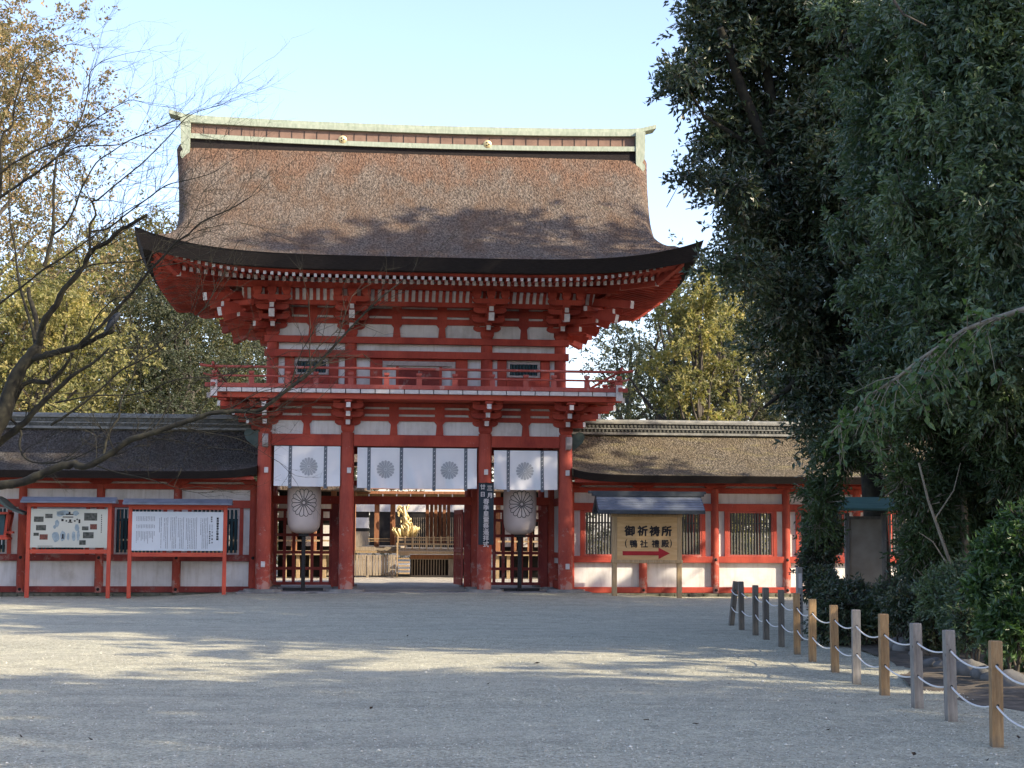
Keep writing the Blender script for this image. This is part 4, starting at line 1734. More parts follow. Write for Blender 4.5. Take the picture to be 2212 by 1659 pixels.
for i, ((bx, by), ty, mt) in enumerate(posts):
    p = gnd(bx, by)
    pp.append(p)
    h = at(bx, ty, p.y).z
    b = MB()
    w = .092
    rzz = rng.uniform(-.12, .12) + .05
    c_, s_ = cos(rzz) * w / 2, sin(rzz) * w / 2
    vs = []
    for zz, k in ((-.05, 1), (h - .008, 1), (h, .86)):
        for a, d in ((-1, -1), (1, -1), (1, 1), (-1, 1)):
            vs.append(((a * c_ - d * s_) * k, (a * s_ + d * c_) * k, zz))
    fs = [(8, 9, 10, 11)]
    for l in (0, 4):
        fs += [(l, l + 1, l + 5, l + 4), (l + 1, l + 2, l + 6, l + 5), (l + 2, l + 3, l + 7, l + 6), (l + 3, l, l + 4, l + 7)]
    b.add(vs, fs)
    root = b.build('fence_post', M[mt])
    tag(root, LB[i], 'post', 'square posts of the rope fence')
    root.location = p
    lean = .11 if i == 12 else (rng.uniform(-.012, .012))
    root.rotation_euler = (rng.uniform(-.01, .01), lean, 0)
    for zr in (.655, .33):
        b = MB()
        for sgn in (-1, 1):
            b.cyl((0, sgn * (w / 2 + .002), zr), (0, sgn * (w / 2 - .01), zr), .013, n=8)
        b.build('rope_hole', M['iron'], root)
ends = [Vector((3.85, 12.0, 0)), Vector((3.8, 10.4, 0))]
for zr, lb in ((.655, 'upper white rope sagging from post to post along the fence'), (.33, 'lower white rope sagging from post to post along the fence')):
    b = MB()
    al = [ends[1], ends[0]] + pp
    pts = []
    for i in range(len(al) - 1):
        a, c_ = al[i], al[i + 1]
        L = (a - c_).length
        for k in range(10):
            t = k / 10
            q = a.lerp(c_, t)
            pts.append((q.x, q.y, zr - .075 * min(L, 1.7) * 4 * t * (1 - t) * .62 + 0 * L))
    pts.append((al[-1].x, al[-1].y, zr))
    b.tube(pts, [.0085] * len(pts), 6)
    o = b.build('rope', M['rope'])
    tag(o, lb, 'rope', 'ropes threaded through the fence posts')

# grey marker post with a pale label
p = at(1727, 1300, 27.0)
root = empty('marker_post', (p.x, p.y, 0), .1, 'thin grey marker post with small white sign strip, standing behind the rope fence', 'post')
h = at(1727, 1225, 27.0).z
b = MB()
b.box(-.047, .047, -.047, .047, 0, h)
b.build('post', M['postgrey'], root, bevel=.005)
b = MB()
b.box(-.028, .028, -.053, -.048, h - .34, h - .10)
b.build('white_strip', M['cap'], root)
b = MB()
for i in range(6):
    b.box(-.014, .014, -.051, -.0475, h - .80 + i * .065, h - .765 + i * .065)
b.build('small_marks', M['ink'], root)

# green-roofed notice case on the right, half hidden by leaves
YG = 31.0
c = at(1870, 1200, YG)
root = empty('notice_case', (c.x, c.y, 0), radians(-6), 'old wooden notice case with a green sheet roof among the shrubs on the right', 'notice board')
k = YG / FPX
zt = at(1870, 1122, YG).z
zb = at(1870, 1258, YG).z
for s in (-1, 1):
    b = MB()
    b.box(s * .34 - .045, s * .34 + .045, -.05, .05, 0, zt + .12)
    b.build('post', M['postgrey'], root, bevel=.005)
b = MB()
b.box(-.295, .295, -.03, .02, zb, zt)
b.build('panel', mat_simple('blotched_plywood', (.28, .235, .18), (.44, .38, .30), 2.6, .8, bs=0), root)
b = MB()
b.box(-.3, .3, -.045, .04, zt, zt + .06)
b.build('rail', M['postgrey'], root)
b = MB()
b.box(-.3, .3, -.045, .04, zb - .05, zb)
b.build('rail', M['postgrey'], root)
b = MB()
b.add([(-.66, -.45, zt + .20), (.75, -.45, zt + .20), (.62, 0, zt + .42), (-.40, 0, zt + .42), (-.66, .45, zt + .20), (.75, .45, zt + .20),
       (-.66, -.45, zt + .165), (.75, -.45, zt + .165), (.75, .45, zt + .165), (-.66, .45, zt + .165)],
      [(0, 1, 2, 3), (3, 2, 5, 4), (6, 7, 1, 0), (0, 3, 4, 9, 6), (1, 7, 8, 5, 2), (6, 9, 8, 7), (8, 9, 4, 5)])
b.build('sheet_roof', M['greenroof'], root)

# ================================================================== the court behind the gate
def hbox(b, xa, ya, xb, yb, Y, dep, m=0):
    p, q = at(xa, yb, Y), at(xb, ya, Y)
    b.box(p.x, q.x, Y, Y + dep, p.z, q.z, m)


YH = 60.0
hall = empty('dance_hall', (-4.6, YH, .15), 0, 'open wooden hall with pale railing and brown pillars, seen through the gate', 'building')
hoff = (-4.6, YH, .15)


def HB(name, rects, mt, dep=.2, Y=YH, parent=None, bevel=0):
    b = MB()
    for r in rects:
        hbox(b, *r[:4], Y + (r[4] if len(r) > 4 else 0), r[5] if len(r) > 5 else dep)
    return b.build(name, mt, parent or hall, hoff, bevel)


HB('deck', [(765, 1181, 857, 1189, 0, 6), (857, 1186, 1040, 1190, -.4, 6)], M['woodgrey'])
HB('deck_edge', [(760, 1190, 858, 1194.5, -.1, .3), (858, 1191.5, 1040, 1196.5, -.5, .3)], M['wood'])
HB('under_beam', [(886, 1199, 1040, 1207, -.2, .2)], M['woodbr'])
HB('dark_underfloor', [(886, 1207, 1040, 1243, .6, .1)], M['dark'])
b = MB()
for i in range(13):
    x = 889 + i * 5.9
    hbox(b, x, 1207, x + 1.9, 1244, YH - .15, .06)
hbox(b, 886, 1243, 968, 1245.5, YH - .18, .12)
hbox(b, 886, 1206, 968, 1208.5, YH - .18, .12)
b.build('underfloor_bars', M['woodgrey'], hall, hoff)
HB('floor_post', [(968, 1206, 979, 1246, -.2, .3), (1010, 1206, 1019, 1246, -.2, .3)], M['woodgrey'])
b = MB()
rr = random.Random(5)
x = 700
while x < 852:
    w = 5.6 + rr.random() * 1.2
    hbox(b, x, 1198 + rr.random(), x + w - .5, 1243 + rr.random(), YH - .9 - rr.random() * .03, .04)
    x += w
b.build('plank_screen', M['woodgrey'], hall, hoff)
HB('screen_foot', [(791, 1243, 796, 1248, -.95, .2), (846, 1243, 850, 1248, -.95, .2)], M['woodgrey'])
HB('stair', [(861, 1197 + i * 8, 884, 1197 + i * 8 + 3, -.5 - i * .28, .3) for i in range(6)], M['wood'])
HB('stair_side', [(856, 1172, 859.5, 1247, -1.2, .12)], M['wood'])
HB('railing', [(856, 1160.5, 992, 1162.2, -.45, .06), (856, 1166, 992, 1167.4, -.44, .05), (856, 1174, 992, 1176.6, -.46, .08), (795, 1163, 842, 1164.6, -.1, .06), (795, 1168.5, 842, 1169.6, -.1, .06)], M['wood'])
HB('rail_post', [(858 + i * 15.5, 1158, 861 + i * 15.5, 1186, -.47, .1) for i in range(9)], M['wood'])
HB('pillar', [(808, 1075, 819, 1181, .2, .3), (842.5, 1060, 853.5, 1178, .25, .3)], M['woodbr'])
HB('folding_panel', [(919 + i * 9.2, 1066, 926.8 + i * 9.2, 1176, .8 + (i % 2) * .12, .08) for i in range(6)], M['woodbr'])
far_ = empty('inner_gate_hall', (-4.0, 74.0, .15), 0, 'white-plastered dark building far inside the court, behind the open hall', 'building')
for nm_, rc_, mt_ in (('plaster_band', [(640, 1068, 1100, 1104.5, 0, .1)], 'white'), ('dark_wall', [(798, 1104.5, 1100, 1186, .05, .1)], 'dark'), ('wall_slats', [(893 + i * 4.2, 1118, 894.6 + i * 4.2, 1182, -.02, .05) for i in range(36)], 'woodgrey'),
                      ('pale_panel', [(640, 1118, 797, 1140, .0, .1)], 'white'), ('grey_panel', [(640, 1148, 797, 1186, .0, .1)], 'woodgrey'), ('dark_beam', [(640, 1104.5, 797, 1118, .02, .1), (640, 1140, 797, 1148, .02, .1)], 'dark')):
    b_ = MB()
    for r in rc_:
        hbox(b_, *r[:4], 74.0 + r[4], r[5])
    b_.build(nm_, M[mt_], far_, (-4.0, 74.0, .15))
HB('ceiling_beam', [(700, 1062, 1045, 1066, -.3, .3), (700, 1052, 1045, 1056, -.2, .3)], M['woodbr'])
HB('rafter_ends', [(768 + i * 30, 1064, 796 + i * 30, 1075, .1, .1) for i in range(9)], M['wood'])
# hall roof, mostly above the opening
b = MB()
p, q = at(690, 1052, YH), at(1060, 1052, YH)
b.grid(lambda u, v: (p.x - 1 + (q.x - p.x + 2) * u, YH - .3 + v * 5, 4.3 + 2.3 * v + .8 * v * v), 12, 8)
b.grid(lambda u, v: (p.x - 1 + (q.x - p.x + 2) * u, YH - .3 + v * 5, 4.1 + 2.2 * v), 12, 8)
b.build('roof', M['thatch'], hall, hoff)

# gold-coloured scrolls and prongs on the deck
c = at(878, 1160, 59.9)
orn = empty('golden_ornament', (c.x, c.y, c.z), 0, 'gold-coloured ornament of scrolls and upright prongs, on the deck of the inner hall', 'ornament')
b = MB()
rr = random.Random(21)
for i in range(46):
    a = rr.uniform(-1, 1)
    y = rr.uniform(-.25, .25)
    x = a * .42
    h = .34 + .12 * rr.random() - abs(a) * .08
    pts = [(x * .8, y * .6, -.02), (x * 1.0, y, h * .4), (x * 1.18 + rr.uniform(-.03, .03), y * 1.1, h * .8), (x * 1.22 + rr.uniform(-.05, .05), y, h)]
    b.tube(pts, [.035, .040, .035, .02], 6)
b.build('prongs', M['gold'], orn)
b = MB()
for i in range(22):
    t = i / 22
    a = rr.uniform(0, 6.28)
    z0_ = .32 + t * .78
    r0 = .10 + .05 * sin(t * 9)
    pts = []
    for k in range(9):
        s_ = k / 8
        r = r0 + (.20 - .05 * t) * s_ * (1 - .45 * s_)
        pts.append((cos(a + s_ * 1.3) * r - .08 + .06 * sin(t * 6), sin(a + s_ * 1.3) * r * .6, z0_ + .10 * sin(s_ * 4.2)))
    b.tube(pts, [.045 - .004 * k for k in range(9)], 6)
b.tube([(.02, 0, .2), (-.05, 0, .5), (-.06, 0, .8), (-.1, 0, 1.12)], [.13, .10, .09, .05], 8)
b.build('scrolls', M['gold'], orn)

# far buildings of the court seen through the lattices
for nm, xa, xb, Y, zt, lb in (('inner_shrine', -80, 575, 57.0, 2.4, 'small dark shrine building in the court, glimpsed through the left corridor windows'),
                              ('side_hall', 590, 760, 58.0, 2.5, 'wooden court building with a railing, glimpsed through the left lattice of the gate'),
                              ('office_hall', 1075, 1215, 58.5, 2.6, 'wooden court building glimpsed through the right lattice of the gate')):
    p, q = at(xa, 1200, Y), at(xb, 1200, Y)
    root = empty(nm, ((p.x + q.x) / 2, Y, .15), 0, lb, 'building')
    off = ((p.x + q.x) / 2, Y, .15)
    b = MB()
    b.box(p.x, q.x, Y + 1.2, Y + 1.3, .15, 3.4)
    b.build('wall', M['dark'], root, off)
    b = MB()
    b.box(p.x, q.x, Y + 1.1, Y + 1.19, 2.2, 2.75)
    for k in range(4):
        xx = p.x + (q.x - p.x) * (k + .3) / 4
        b.box(xx, xx + .35, Y + 1.1, Y + 1.19, 1.25, 2.0)
    b.build('plaster', M['white'], root, off)
    b = MB()
    b.box(p.x, q.x, Y - .5, Y + 1.1, .95, 1.1)
    for k in range(7):
        xx = p.x + (q.x - p.x) * k / 6
        b.box(xx - .06, xx + .06, Y - .4, Y - .28, .15, .95)
    b.box(p.x, q.x, Y - .48, Y - .42, 1.42, 1.48)
    b.build('veranda', M['wood'], root, off)
    b = MB()
    for k in range(5):
        xx = p.x + (q.x - p.x) * k / 4
        b = MB()
        b.box(xx - .09, xx + .09, Y + .2, Y + .38, 1.1, 3.2)
        b.build('pillar', M['woodbr'], root, off)
    b = MB()
    b.box(p.x - .5, q.x + .5, Y - 1.0, Y + 2, 3.2, 3.45)
    b.build('eave', M['thatch'], root, off)
# red posts of a court fence seen through the right lattice
b = MB()
p = at(1176, 1200, 51)
b.box(p.x - .14, p.x + .14, 51, 51.2, .15, 3.4)
o = b.build('red_gatepost', M['rednew'])
tag(o, 'bright red post standing in the court, seen through the right lattice', 'post')

# ================================================================== ground
rng = np.random.default_rng(2)
nu, nv = 260, 220
xs_ = np.linspace(-30, 30, nu)
ys_ = 6 + (np.linspace(0, 1, nv) ** 1.35) * 42
XX, YY = np.meshgrid(xs_, ys_)
ZZ = np.zeros_like(XX)
for k in range(26):
    fx, fy = rng.normal(0, .55), rng.normal(0, 1.1)
    ZZ += .0058 * np.sin(XX * fx + YY * fy + rng.uniform(0, 6.28)) / (1 + .22 * math.hypot(fx, fy))
# the gravel rises gently to the paved gate floor
LX = (XX + 2.6) * math.cos(TH) + (YY - 44.6) * math.sin(TH)
LY = -(XX + 2.6) * math.sin(TH) + (YY - 44.6) * math.cos(TH)
ramp_ = np.clip(1 - np.maximum(-.5 - LY, 0) / 6.0, 0, 1) ** 1.5 * np.clip((7.2 - np.abs(LX)) / 2.6, 0, 1)
ZZ += .135 * ramp_
V = np.stack([XX, YY, ZZ - .004], -1).reshape(-1, 3)
ii = np.arange(nu * nv).reshape(nv, nu)
Fq = np.stack([ii[:-1, :-1], ii[:-1, 1:], ii[1:, 1:], ii[1:, :-1]], -1).reshape(-1, 4)
o = np_mesh('ground', V, Fq, M['gravel'], smooth=True)
tag(o, kind='structure')
b = MB()
b.box(-400, 400, -400, 1500, -.5, -.06)
tag(b.build('forest_ground', mat_simple('leaf_litter_ground', (.05, .04, .028), (.10, .085, .06), 2, .95, bs=0)), kind='structure')
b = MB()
q = [gw(-4.3, .94), gw(4.35, .94), gw(4.35, 5.44), gw(40, 5.44), gw(40, 60), gw(-40, 60), gw(-40, 5.44), gw(-4.3, 5.44)]  # pale gravel colour under the gate stands in for sunlight on its floor
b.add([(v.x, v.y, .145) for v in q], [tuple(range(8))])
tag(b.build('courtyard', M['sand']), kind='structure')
# a bed of soil and leaf litter under the shrubs right of the fence
b = MB()


def bedp(u, v):
    y = 9 + v * 34
    x0_ = 4.9 + .35 * sin(y * .6) + (0 if y < 24 else (y - 24) * .13)
    x = x0_ + u * 16
    return (x, y, .0 + .10 * min(1, u * 6) + .02 * sin(x * 3) * sin(y * 2.3))


b.grid(bedp, 60, 70)
tag(b.build('planting_bed', mat_simple('brown_litter', (.055, .045, .032), (.15, .125, .095), 6, .95, bs=.8, bd=.05)), kind='structure')

# loose stones of the gravel near the camera
rng = np.random.default_rng(12)
NP_ = 26000
yy = 10.5 + rng.random(NP_) ** 1.5 * 17
xx = (rng.random(NP_) - .5) * 2 * (.34 * yy + .3)
keep = xx < 4.9
xx, yy = xx[keep], yy[keep]
NP_ = len(xx)
zz = np.zeros(NP_)
ix = np.clip(((xx + 30) / 60 * (nu - 1)).astype(int), 0, nu - 1)
iy = np.clip((((np.clip(yy, 6, 48) - 6) / 42) ** (1 / 1.35) * (nv - 1)).astype(int), 0, nv - 1)
zz = ZZ[iy, ix] - .004
rad = rng.uniform(.004, .009, NP_) * (1 + (rng.random(NP_) > .985) * 1.3)
an = rng.random(NP_) * 6.28
oct_ = np.array([(1, 0, 0), (0, 1, 0), (-1, 0, 0), (0, -1, 0), (0, 0, .65), (0, 0, -.65)])
Vp = np.repeat(oct_[None], NP_, 0) * rad[:, None, None] * rng.uniform(.65, 1.3, (NP_, 6, 1))
ca, sa = np.cos(an)[:, None], np.sin(an)[:, None]
Vp = np.stack([Vp[:, :, 0] * ca - Vp[:, :, 1] * sa, Vp[:, :, 0] * sa + Vp[:, :, 1] * ca, Vp[:, :, 2]], -1)
Vp += np.stack([xx, yy, zz + rad * .35], -1)[:, None, :]
Fo = np.array([(0, 1, 4), (1, 2, 4), (2, 3, 4), (3, 0, 4), (1, 0, 5), (2, 1, 5), (3, 2, 5), (0, 3, 5)])
Fp = (Fo[None] + np.arange(NP_)[:, None, None] * 6).reshape(-1, 3)
m_, nt_, p_ = newmat('loose_stones')
g_ = N(nt_, 'ShaderNodeNewGeometry')
nt_.links.new(ramp(nt_, g_.outputs['Random Per Island'], [(0, (.13, .125, .11)), (.15, (.34, .33, .27)), (.6, (.52, .51, .42)), (1, (.74, .72, .62))]), p_.inputs['Base Color'])
p_.inputs['Roughness'].default_value = .85
tag(np_mesh('gravel_stones', Vp.reshape(-1, 3), Fp, m_), kind='stuff')

# edging rocks
rr = random.Random(31)
rk = [(1893, 1385, .13), (1912, 1392, .10), (1878, 1378, .10), (1938, 1402, .17), (1957, 1408, .20), (2000, 1440, .09), (2018, 1442, .12), (2040, 1445, .10), (2068, 1455, .09),
      (2100, 1462, .19), (2128, 1470, .16), (2150, 1475, .12), (2190, 1490, .20), (1985, 1420, .12), (1862, 1372, .09)]
for i, (x, y, r) in enumerate(rk):
    p = gnd(x, y)
    b = MB()
    n, m_ = 12, 8
    vs, fs = [], []
    sd = rr.random() * 9
    for j in range(m_ + 1):
        ph = pi * j / m_
        for k in range(n):
            t = 2 * pi * k / n
            rad = r * (1 + .16 * sin(3 * t + sd) * sin(ph) + .12 * cos(2 * ph + sd * 2 + t))
            vs.append((rad * sin(ph) * cos(t) * 1.25, rad * sin(ph) * sin(t), rad * cos(ph) * .72 + r * .35))
    for j in range(m_):
        for k in range(n):
            a, c_ = j * n + k, j * n + (k + 1) % n
            fs.append((a, a + n, c_ + n, c_))
    b.add(vs, fs, 0, True)
    o = b.build('rock', M['rock'])
    o.location = p
    o.rotation_euler = (0, 0, rr.random() * 6)
    tag(o, 'rounded grey rock edging the planting bed beyond the rope fence', 'rock', 'rounded rocks edging the planting bed')
# a few fallen leaves on the gravel
lf = [(802, 1536), (1160, 1437), (880, 1377), (1396, 1563), (2133, 1650), (1975, 1637), (2200, 1600), (45, 1598), (195, 1604), (1055, 1482), (1500, 1572), (1790, 1583), (1210, 1672)]
for i, (x, y) in enumerate(lf[:12]):
    p = gnd(x, y)
    b = MB()
    s = rr.uniform(.028, .05)
    b.add([(-s, 0, .0), (-s * .2, -s * .45, .006), (s, 0, .018), (-s * .2, s * .45, .02), (0, 0, .0)], [(0, 1, 4), (1, 2, 4), (2, 3, 4), (3, 0, 4)])
    o = b.build('fallen_leaf', M['leafdry'])
    o.location = p + Vector((0, 0, .022))
    o.rotation_euler = (0, 0, rr.random() * 6)
    tag(o, 'small dark dry leaf lying on the open gravel', 'leaf', 'dry leaves scattered on the gravel')

# ================================================================== trees
def unit(a):
    return a / (np.linalg.norm(a, axis=-1, keepdims=True) + 1e-9)


def leaves(name, P, D, L, W, mat, parent, off, rng):
    """one folded rhombus per leaf"""
    n = len(P)
    R = unit(rng.normal(size=(n, 3)))
    S = unit(np.cross(D, R))
    U = np.cross(S, D)
    L = L * rng.uniform(.7, 1.25, (n, 1))
    W = W * rng.uniform(.75, 1.2, (n, 1))
    a = P
    c = P + D * L + U * (-.12 * L)
    b = P + D * L * .45 + S * W / 2 + U * .04 * L
    d = P + D * L * .45 - S * W / 2 + U * .04 * L
    V = np.stack([a, b, c, d], 1).reshape(-1, 3) - np.array(off)
    F = np.arange(4 * n).reshape(n, 4)
    return np_mesh(name, V, F, mat, parent)


def sprays(cl, n, per, Ls, rng, up=.25, rmin=.5, spread=.35, droop=.35, jit=.12, rnd=.75):
    """cl: list of (centre, (rx, ry, rz)). Returns leaf base points and directions grouped in twigs."""
    C = np.array([c for c, r in cl], float)
    Rr = np.array([r for c, r in cl], float)
    w = (Rr[:, 0] * Rr[:, 2]) ** .9
    idx = rng.choice(len(cl), n, p=w / w.sum())
    u = unit(rng.normal(size=(n, 3)))
    # lumpy surface
    lump = 1 + .16 * np.sin(u[:, 0] * 5 + idx * 1.7) * np.sin(u[:, 2] * 6 + idx) + .10 * np.sin(u[:, 1] * 9 + u[:, 0] * 7 + idx)
    rad = (rmin + (1 - rmin) * rng.random(n) ** .6) * lump
    B = C[idx] + u * Rr[idx] * rad[:, None]
    D = unit(unit(u * Rr[idx]) * .8 + rnd * unit(rng.normal(size=(n, 3))) + np.array([0, 0, up]))
    t = rng.random((n, per)) ** .8
    LL = Ls * rng.uniform(.5, 1.35, (n, 1))
    P = B[:, None, :] + D[:, None, :] * (t * LL)[:, :, None] + rng.normal(size=(n, per, 3)) * jit * Ls * .5
    P[:, :, 2] -= .18 * (t * LL) ** 2 / Ls
    dd = unit(D[:, None, :] * .8 + rng.normal(size=(n, per, 3)) * (.45 + spread) - np.array([0, 0, droop]))
    return P.reshape(-1, 3), dd.reshape(-1, 3), B, D


def wood_tubes(paths, n=7):
    b = MB()
    for pts, rs in paths:
        b.tube(pts, rs, n)
    return b


def wiggle(p, q, n, amp, rng):
    p, q = np.array(p, float), np.array(q, float)
    out = []
    o1, o2 = rng.normal(size=3), rng.normal(size=3)
    for i in range(n + 1):
        t = i / n
        out.append(p + (q - p) * t + (o1 * sin(pi * t) + o2 * .5 * sin(2 * pi * t)) * amp)
    return out


# ---- background trees: grown from a trunk, limbs and leaf masses at limb ends
def grown_tree(seed, H, R, base, leafmat, nleaf, L, W, label, cat='tree', trunk_r=.28, lobes=16, bark='bark', gap=1.0, loc=(0, 0, 0), squash=.75, group=None, conifer=False, per=14):
    rng = np.random.default_rng(seed)
    root = empty('pine_tree' if conifer else 'broadleaf_tree', loc, 0, label, cat, group)
    b = MB()
    lean = rng.normal(size=2) * .04 * H
    tr = wiggle((0, 0, -.2), (lean[0], lean[1], H * .9), 10, .02 * H, rng)
    b.tube(tr, [trunk_r * (1 - .085 * i) for i in range(11)], 10)
    cl = []
    for i in range(lobes):
        f = (i + .5) / lobes
        if conifer:
            z = H * (base + (1 - base) * f)
            rr_ = R * (1.02 - f) ** .8
        else:
            z = H * (base + (.97 - base) * f)
            rr_ = R * (sin(pi * min(1, .18 + f * .80)) ** .7) * rng.uniform(.55, 1.0)
        a = i * 2.4 + rng.uniform(-.5, .5)
        ti = min(10, int(f * .8 * 10 + base * 5))
        p0 = tr[min(10, max(2, int(10 * (z / H) * .82)))]
        c = np.array([lean[0] * z / H + cos(a) * rr_ * .72, lean[1] * z / H + sin(a) * rr_ * .72, z])
        br = wiggle(p0, c, 5, .06 * R, rng)
        b.tube(br, [trunk_r * .36 * (1 - .15 * k) for k in range(6)], 6)
        s = R * rng.uniform(.26, .44) * gap
        cl.append((c, (s, s, s * squash)))
        for k in range(3):
            o_ = rng.normal(size=3) * s * .8
            o_[2] *= .6
            cl.append((c + o_, (s * .55, s * .55, s * .42)))
    b.build('trunk', M[bark], root)
    P, D, _, _ = sprays(cl, nleaf // per, per, R * .14, rng, rmin=.25)
    leaves('crown', P, D, L, W, M[leafmat], root, (0, 0, 0), rng)
    return root


def copy_tree(src, loc, rz, sc, label, group=None):
    r = src.copy()
    COL.objects.link(r)
    r.location = loc
    r.rotation_euler = (0, 0, rz)
    r.scale = sc if isinstance(sc, tuple) else (sc, sc, sc)
    r['label'] = label
    if group:
        r['group'] = group
    for ch in list(src.children):
        c = ch.copy()
        COL.objects.link(c)
        c.parent = r
    return r


def base_at(x, Y):
    p = at(x, 1160, Y)
    return (p.x, Y, -.05)


BG = 'trees growing beyond the gate and its corridors'
tan_t = grown_tree(1, 24, 6.0, .30, 'leaftan', 62000, .17, .085, 'tall tree with tan and olive sunlit leaves, in the upper left corner', loc=base_at(-100, 66), trunk_r=.4, lobes=24, gap=1.1, group=BG)
yel = grown_tree(2, 11.5, 3.9, .10, 'leafsun', 44000, .16, .085, 'bright yellow-green tree beyond the left corridor, left of the gate', loc=base_at(90, 63), lobes=22, gap=1.25, group=BG)
dul = grown_tree(3, 16, 5.0, .12, 'leafolive', 40000, .17, .08, 'dull olive tree beyond the left corridor, just left of the gate roof corner', loc=base_at(290, 76), lobes=24, gap=1.0, group=BG)
drk = grown_tree(4, 13, 4.6, .08, 'leafblue', 34000, .17, .08, 'grey-green tree behind the left corridor, beside the gate balcony', loc=base_at(400, 70), lobes=22, gap=1.15, group=BG)
thin = grown_tree(5, 13.5, 4.4, .30, 'leafblue', 11000, .17, .08, 'thin-crowned tree with a forked grey trunk, behind the corridor right of the gate', loc=base_at(1480, 68), trunk_r=.36, lobes=18, gap=.85, group=BG)
con = grown_tree(6, 13, 3.4, .12, 'leafdark', 20000, .24, .10, 'dark conical evergreen under the tan tree at the far left', loc=base_at(70, 74), lobes=26, gap=1.0, conifer=True, group=BG)
copy_tree(dul, base_at(190, 84), 2.0, (1.1, 1.1, 1.08), 'olive tree between the yellow-green tree and the gate roof', BG)
copy_tree(drk, base_at(490, 80), 1.1, 1.05, 'grey-green tree seen between the gate eaves and the left end of the balcony', BG)
copy_tree(drk, base_at(330, 66), 4.0, (.95, .95, .72), 'low dark green tree just above the left corridor ridge', BG)
copy_tree(yel, base_at(215, 74), 3.0, (.8, .8, .6), 'low yellow and tan bush-like tree just above the left corridor ridge', BG)
copy_tree(dul, base_at(20, 80), .7, (1.0, 1.0, .95), 'olive tree in the left background behind the bare branches', BG)
copy_tree(yel, base_at(1565, 86), 1.4, (1.0, 1.0, 1.3), 'tall tree with a sunlit yellow crown showing below and beside the right roof corner', BG)
grown_tree(7, 11.6, 2.1, .52, 'leafsun', 12000, .16, .085, 'small tree with a bright yellow crown, right of the balcony and below the roof corner', loc=base_at(1510, 61), trunk_r=.2, lobes=12, group=BG)
copy_tree(thin, base_at(1405, 74), 2.4, (.9, .9, .78), 'slender tree with a crooked trunk, nearest the right end of the balcony', BG)
copy_tree(thin, base_at(1340, 88), 2.8, 1.0, 'grey-green tree far behind the right end of the balcony', BG)
copy_tree(thin, base_at(1600, 64), 5.0, (.9, .9, .8), 'thin-crowned tree behind the right corridor, half hidden by the big dark tree', BG)
copy_tree(thin, base_at(1680, 78), 3.9, (1.1, 1.1, 1.1), 'olive tree behind the right corridor and the big dark tree', BG)
copy_tree(dul, base_at(1440, 60), 5.2, (.6, .6, .33), 'low olive shrub-like tree just above the right corridor ridge', BG)
copy_tree(drk, base_at(1560, 62), .4, (.7, .7, .42), 'low grey-green tree just above the right corridor ridge', BG)
copy_tree(dul, base_at(1850, 70), 1.2, (1.2, 1.2, 1.0), 'olive tree in the right background behind the leafy mass', BG)
copy_tree(drk, base_at(2080, 64), 2.2, (1.2, 1.2, 1.1), 'grey-green tree in the right background behind the leafy mass', BG)
copy_tree(dul, base_at(560, 96), 2.6, (1.0, 1.0, .9), 'distant olive tree seen under the left eaves of the gate', BG)
copy_tree(drk, base_at(760, 98), .9, (1.0, 1.0, .8), 'distant tree behind the middle of the gate', BG)
copy_tree(drk, base_at(1150, 96), 3.3, (1.0, 1.0, .8), 'distant tree behind the right half of the gate', BG)


# ---- trees placed by hand
def E(x, y, Y, rx, rz, ry=None):
    p = at(x, y, Y)
    k = Y / FPX
    return ((p.x, p.y, p.z), (rx * k, (ry if ry else (rx + rz) / 2 * k), rz * k))


def T(pts, Y0, Y1):
    """picture polyline -> world path with depth running from Y0 to Y1"""
    n = len(pts)
    return [tuple(at(x, y, Y0 + (Y1 - Y0) * i / max(1, n - 1))) for i, (x, y) in enumerate(pts)]


def custom_tree(name, label, cat, base, cl, nsp, per, Ls, L, W, mat, paths, bark, seed, group=None, rmin=.5, up=.25, droop=.35, twigs=True, twig_r=.006, parts=None, rnd=.75):
    rng = np.random.default_rng(seed)
    root = empty(name, base, 0, label, cat, group)
    sub = []
    for c_, r_ in cl:      # break every mass into uneven clumps with gaps between
        k = int(np.clip(7 * r_[0] / .6, 7, 22))
        for u_ in unit(rng.normal(size=(k, 3))):
            f_ = rng.uniform(.35, 1.0)
            s_ = rng.uniform(.22, .46)
            sub.append((np.array(c_) + u_ * np.array(r_) * f_, tuple(np.array(r_) * s_ * np.array([1, 1, .8]))))
    cl = sub
    P, D, B, Dd = sprays(cl, nsp, per, Ls, rng, rmin=rmin, up=up, droop=droop, rnd=rnd)
    leaves('crown', P, D, L, W, M[mat], root, base, rng)
    b = MB()
    for pts, rs in paths:
        rs_ = [rs[0] + (rs[1] - rs[0]) * i / (len(pts) - 1) for i in range(len(pts))]
        b.tube(pts, rs_, 9)
    if twigs:
        k = min(len(B), 1500)
        for i in rng.choice(len(B), k, replace=False):
            q = B[i] + Dd[i] * Ls * .9
            p = B[i] - Dd[i] * Ls * 1.2
            b.tube([tuple(p), tuple(B[i]), tuple(q)], [twig_r * 1.6, twig_r, twig_r * .4], 3, 0, False)
    if b.v:
        b.build('trunk', M[bark], root, base)
    return root


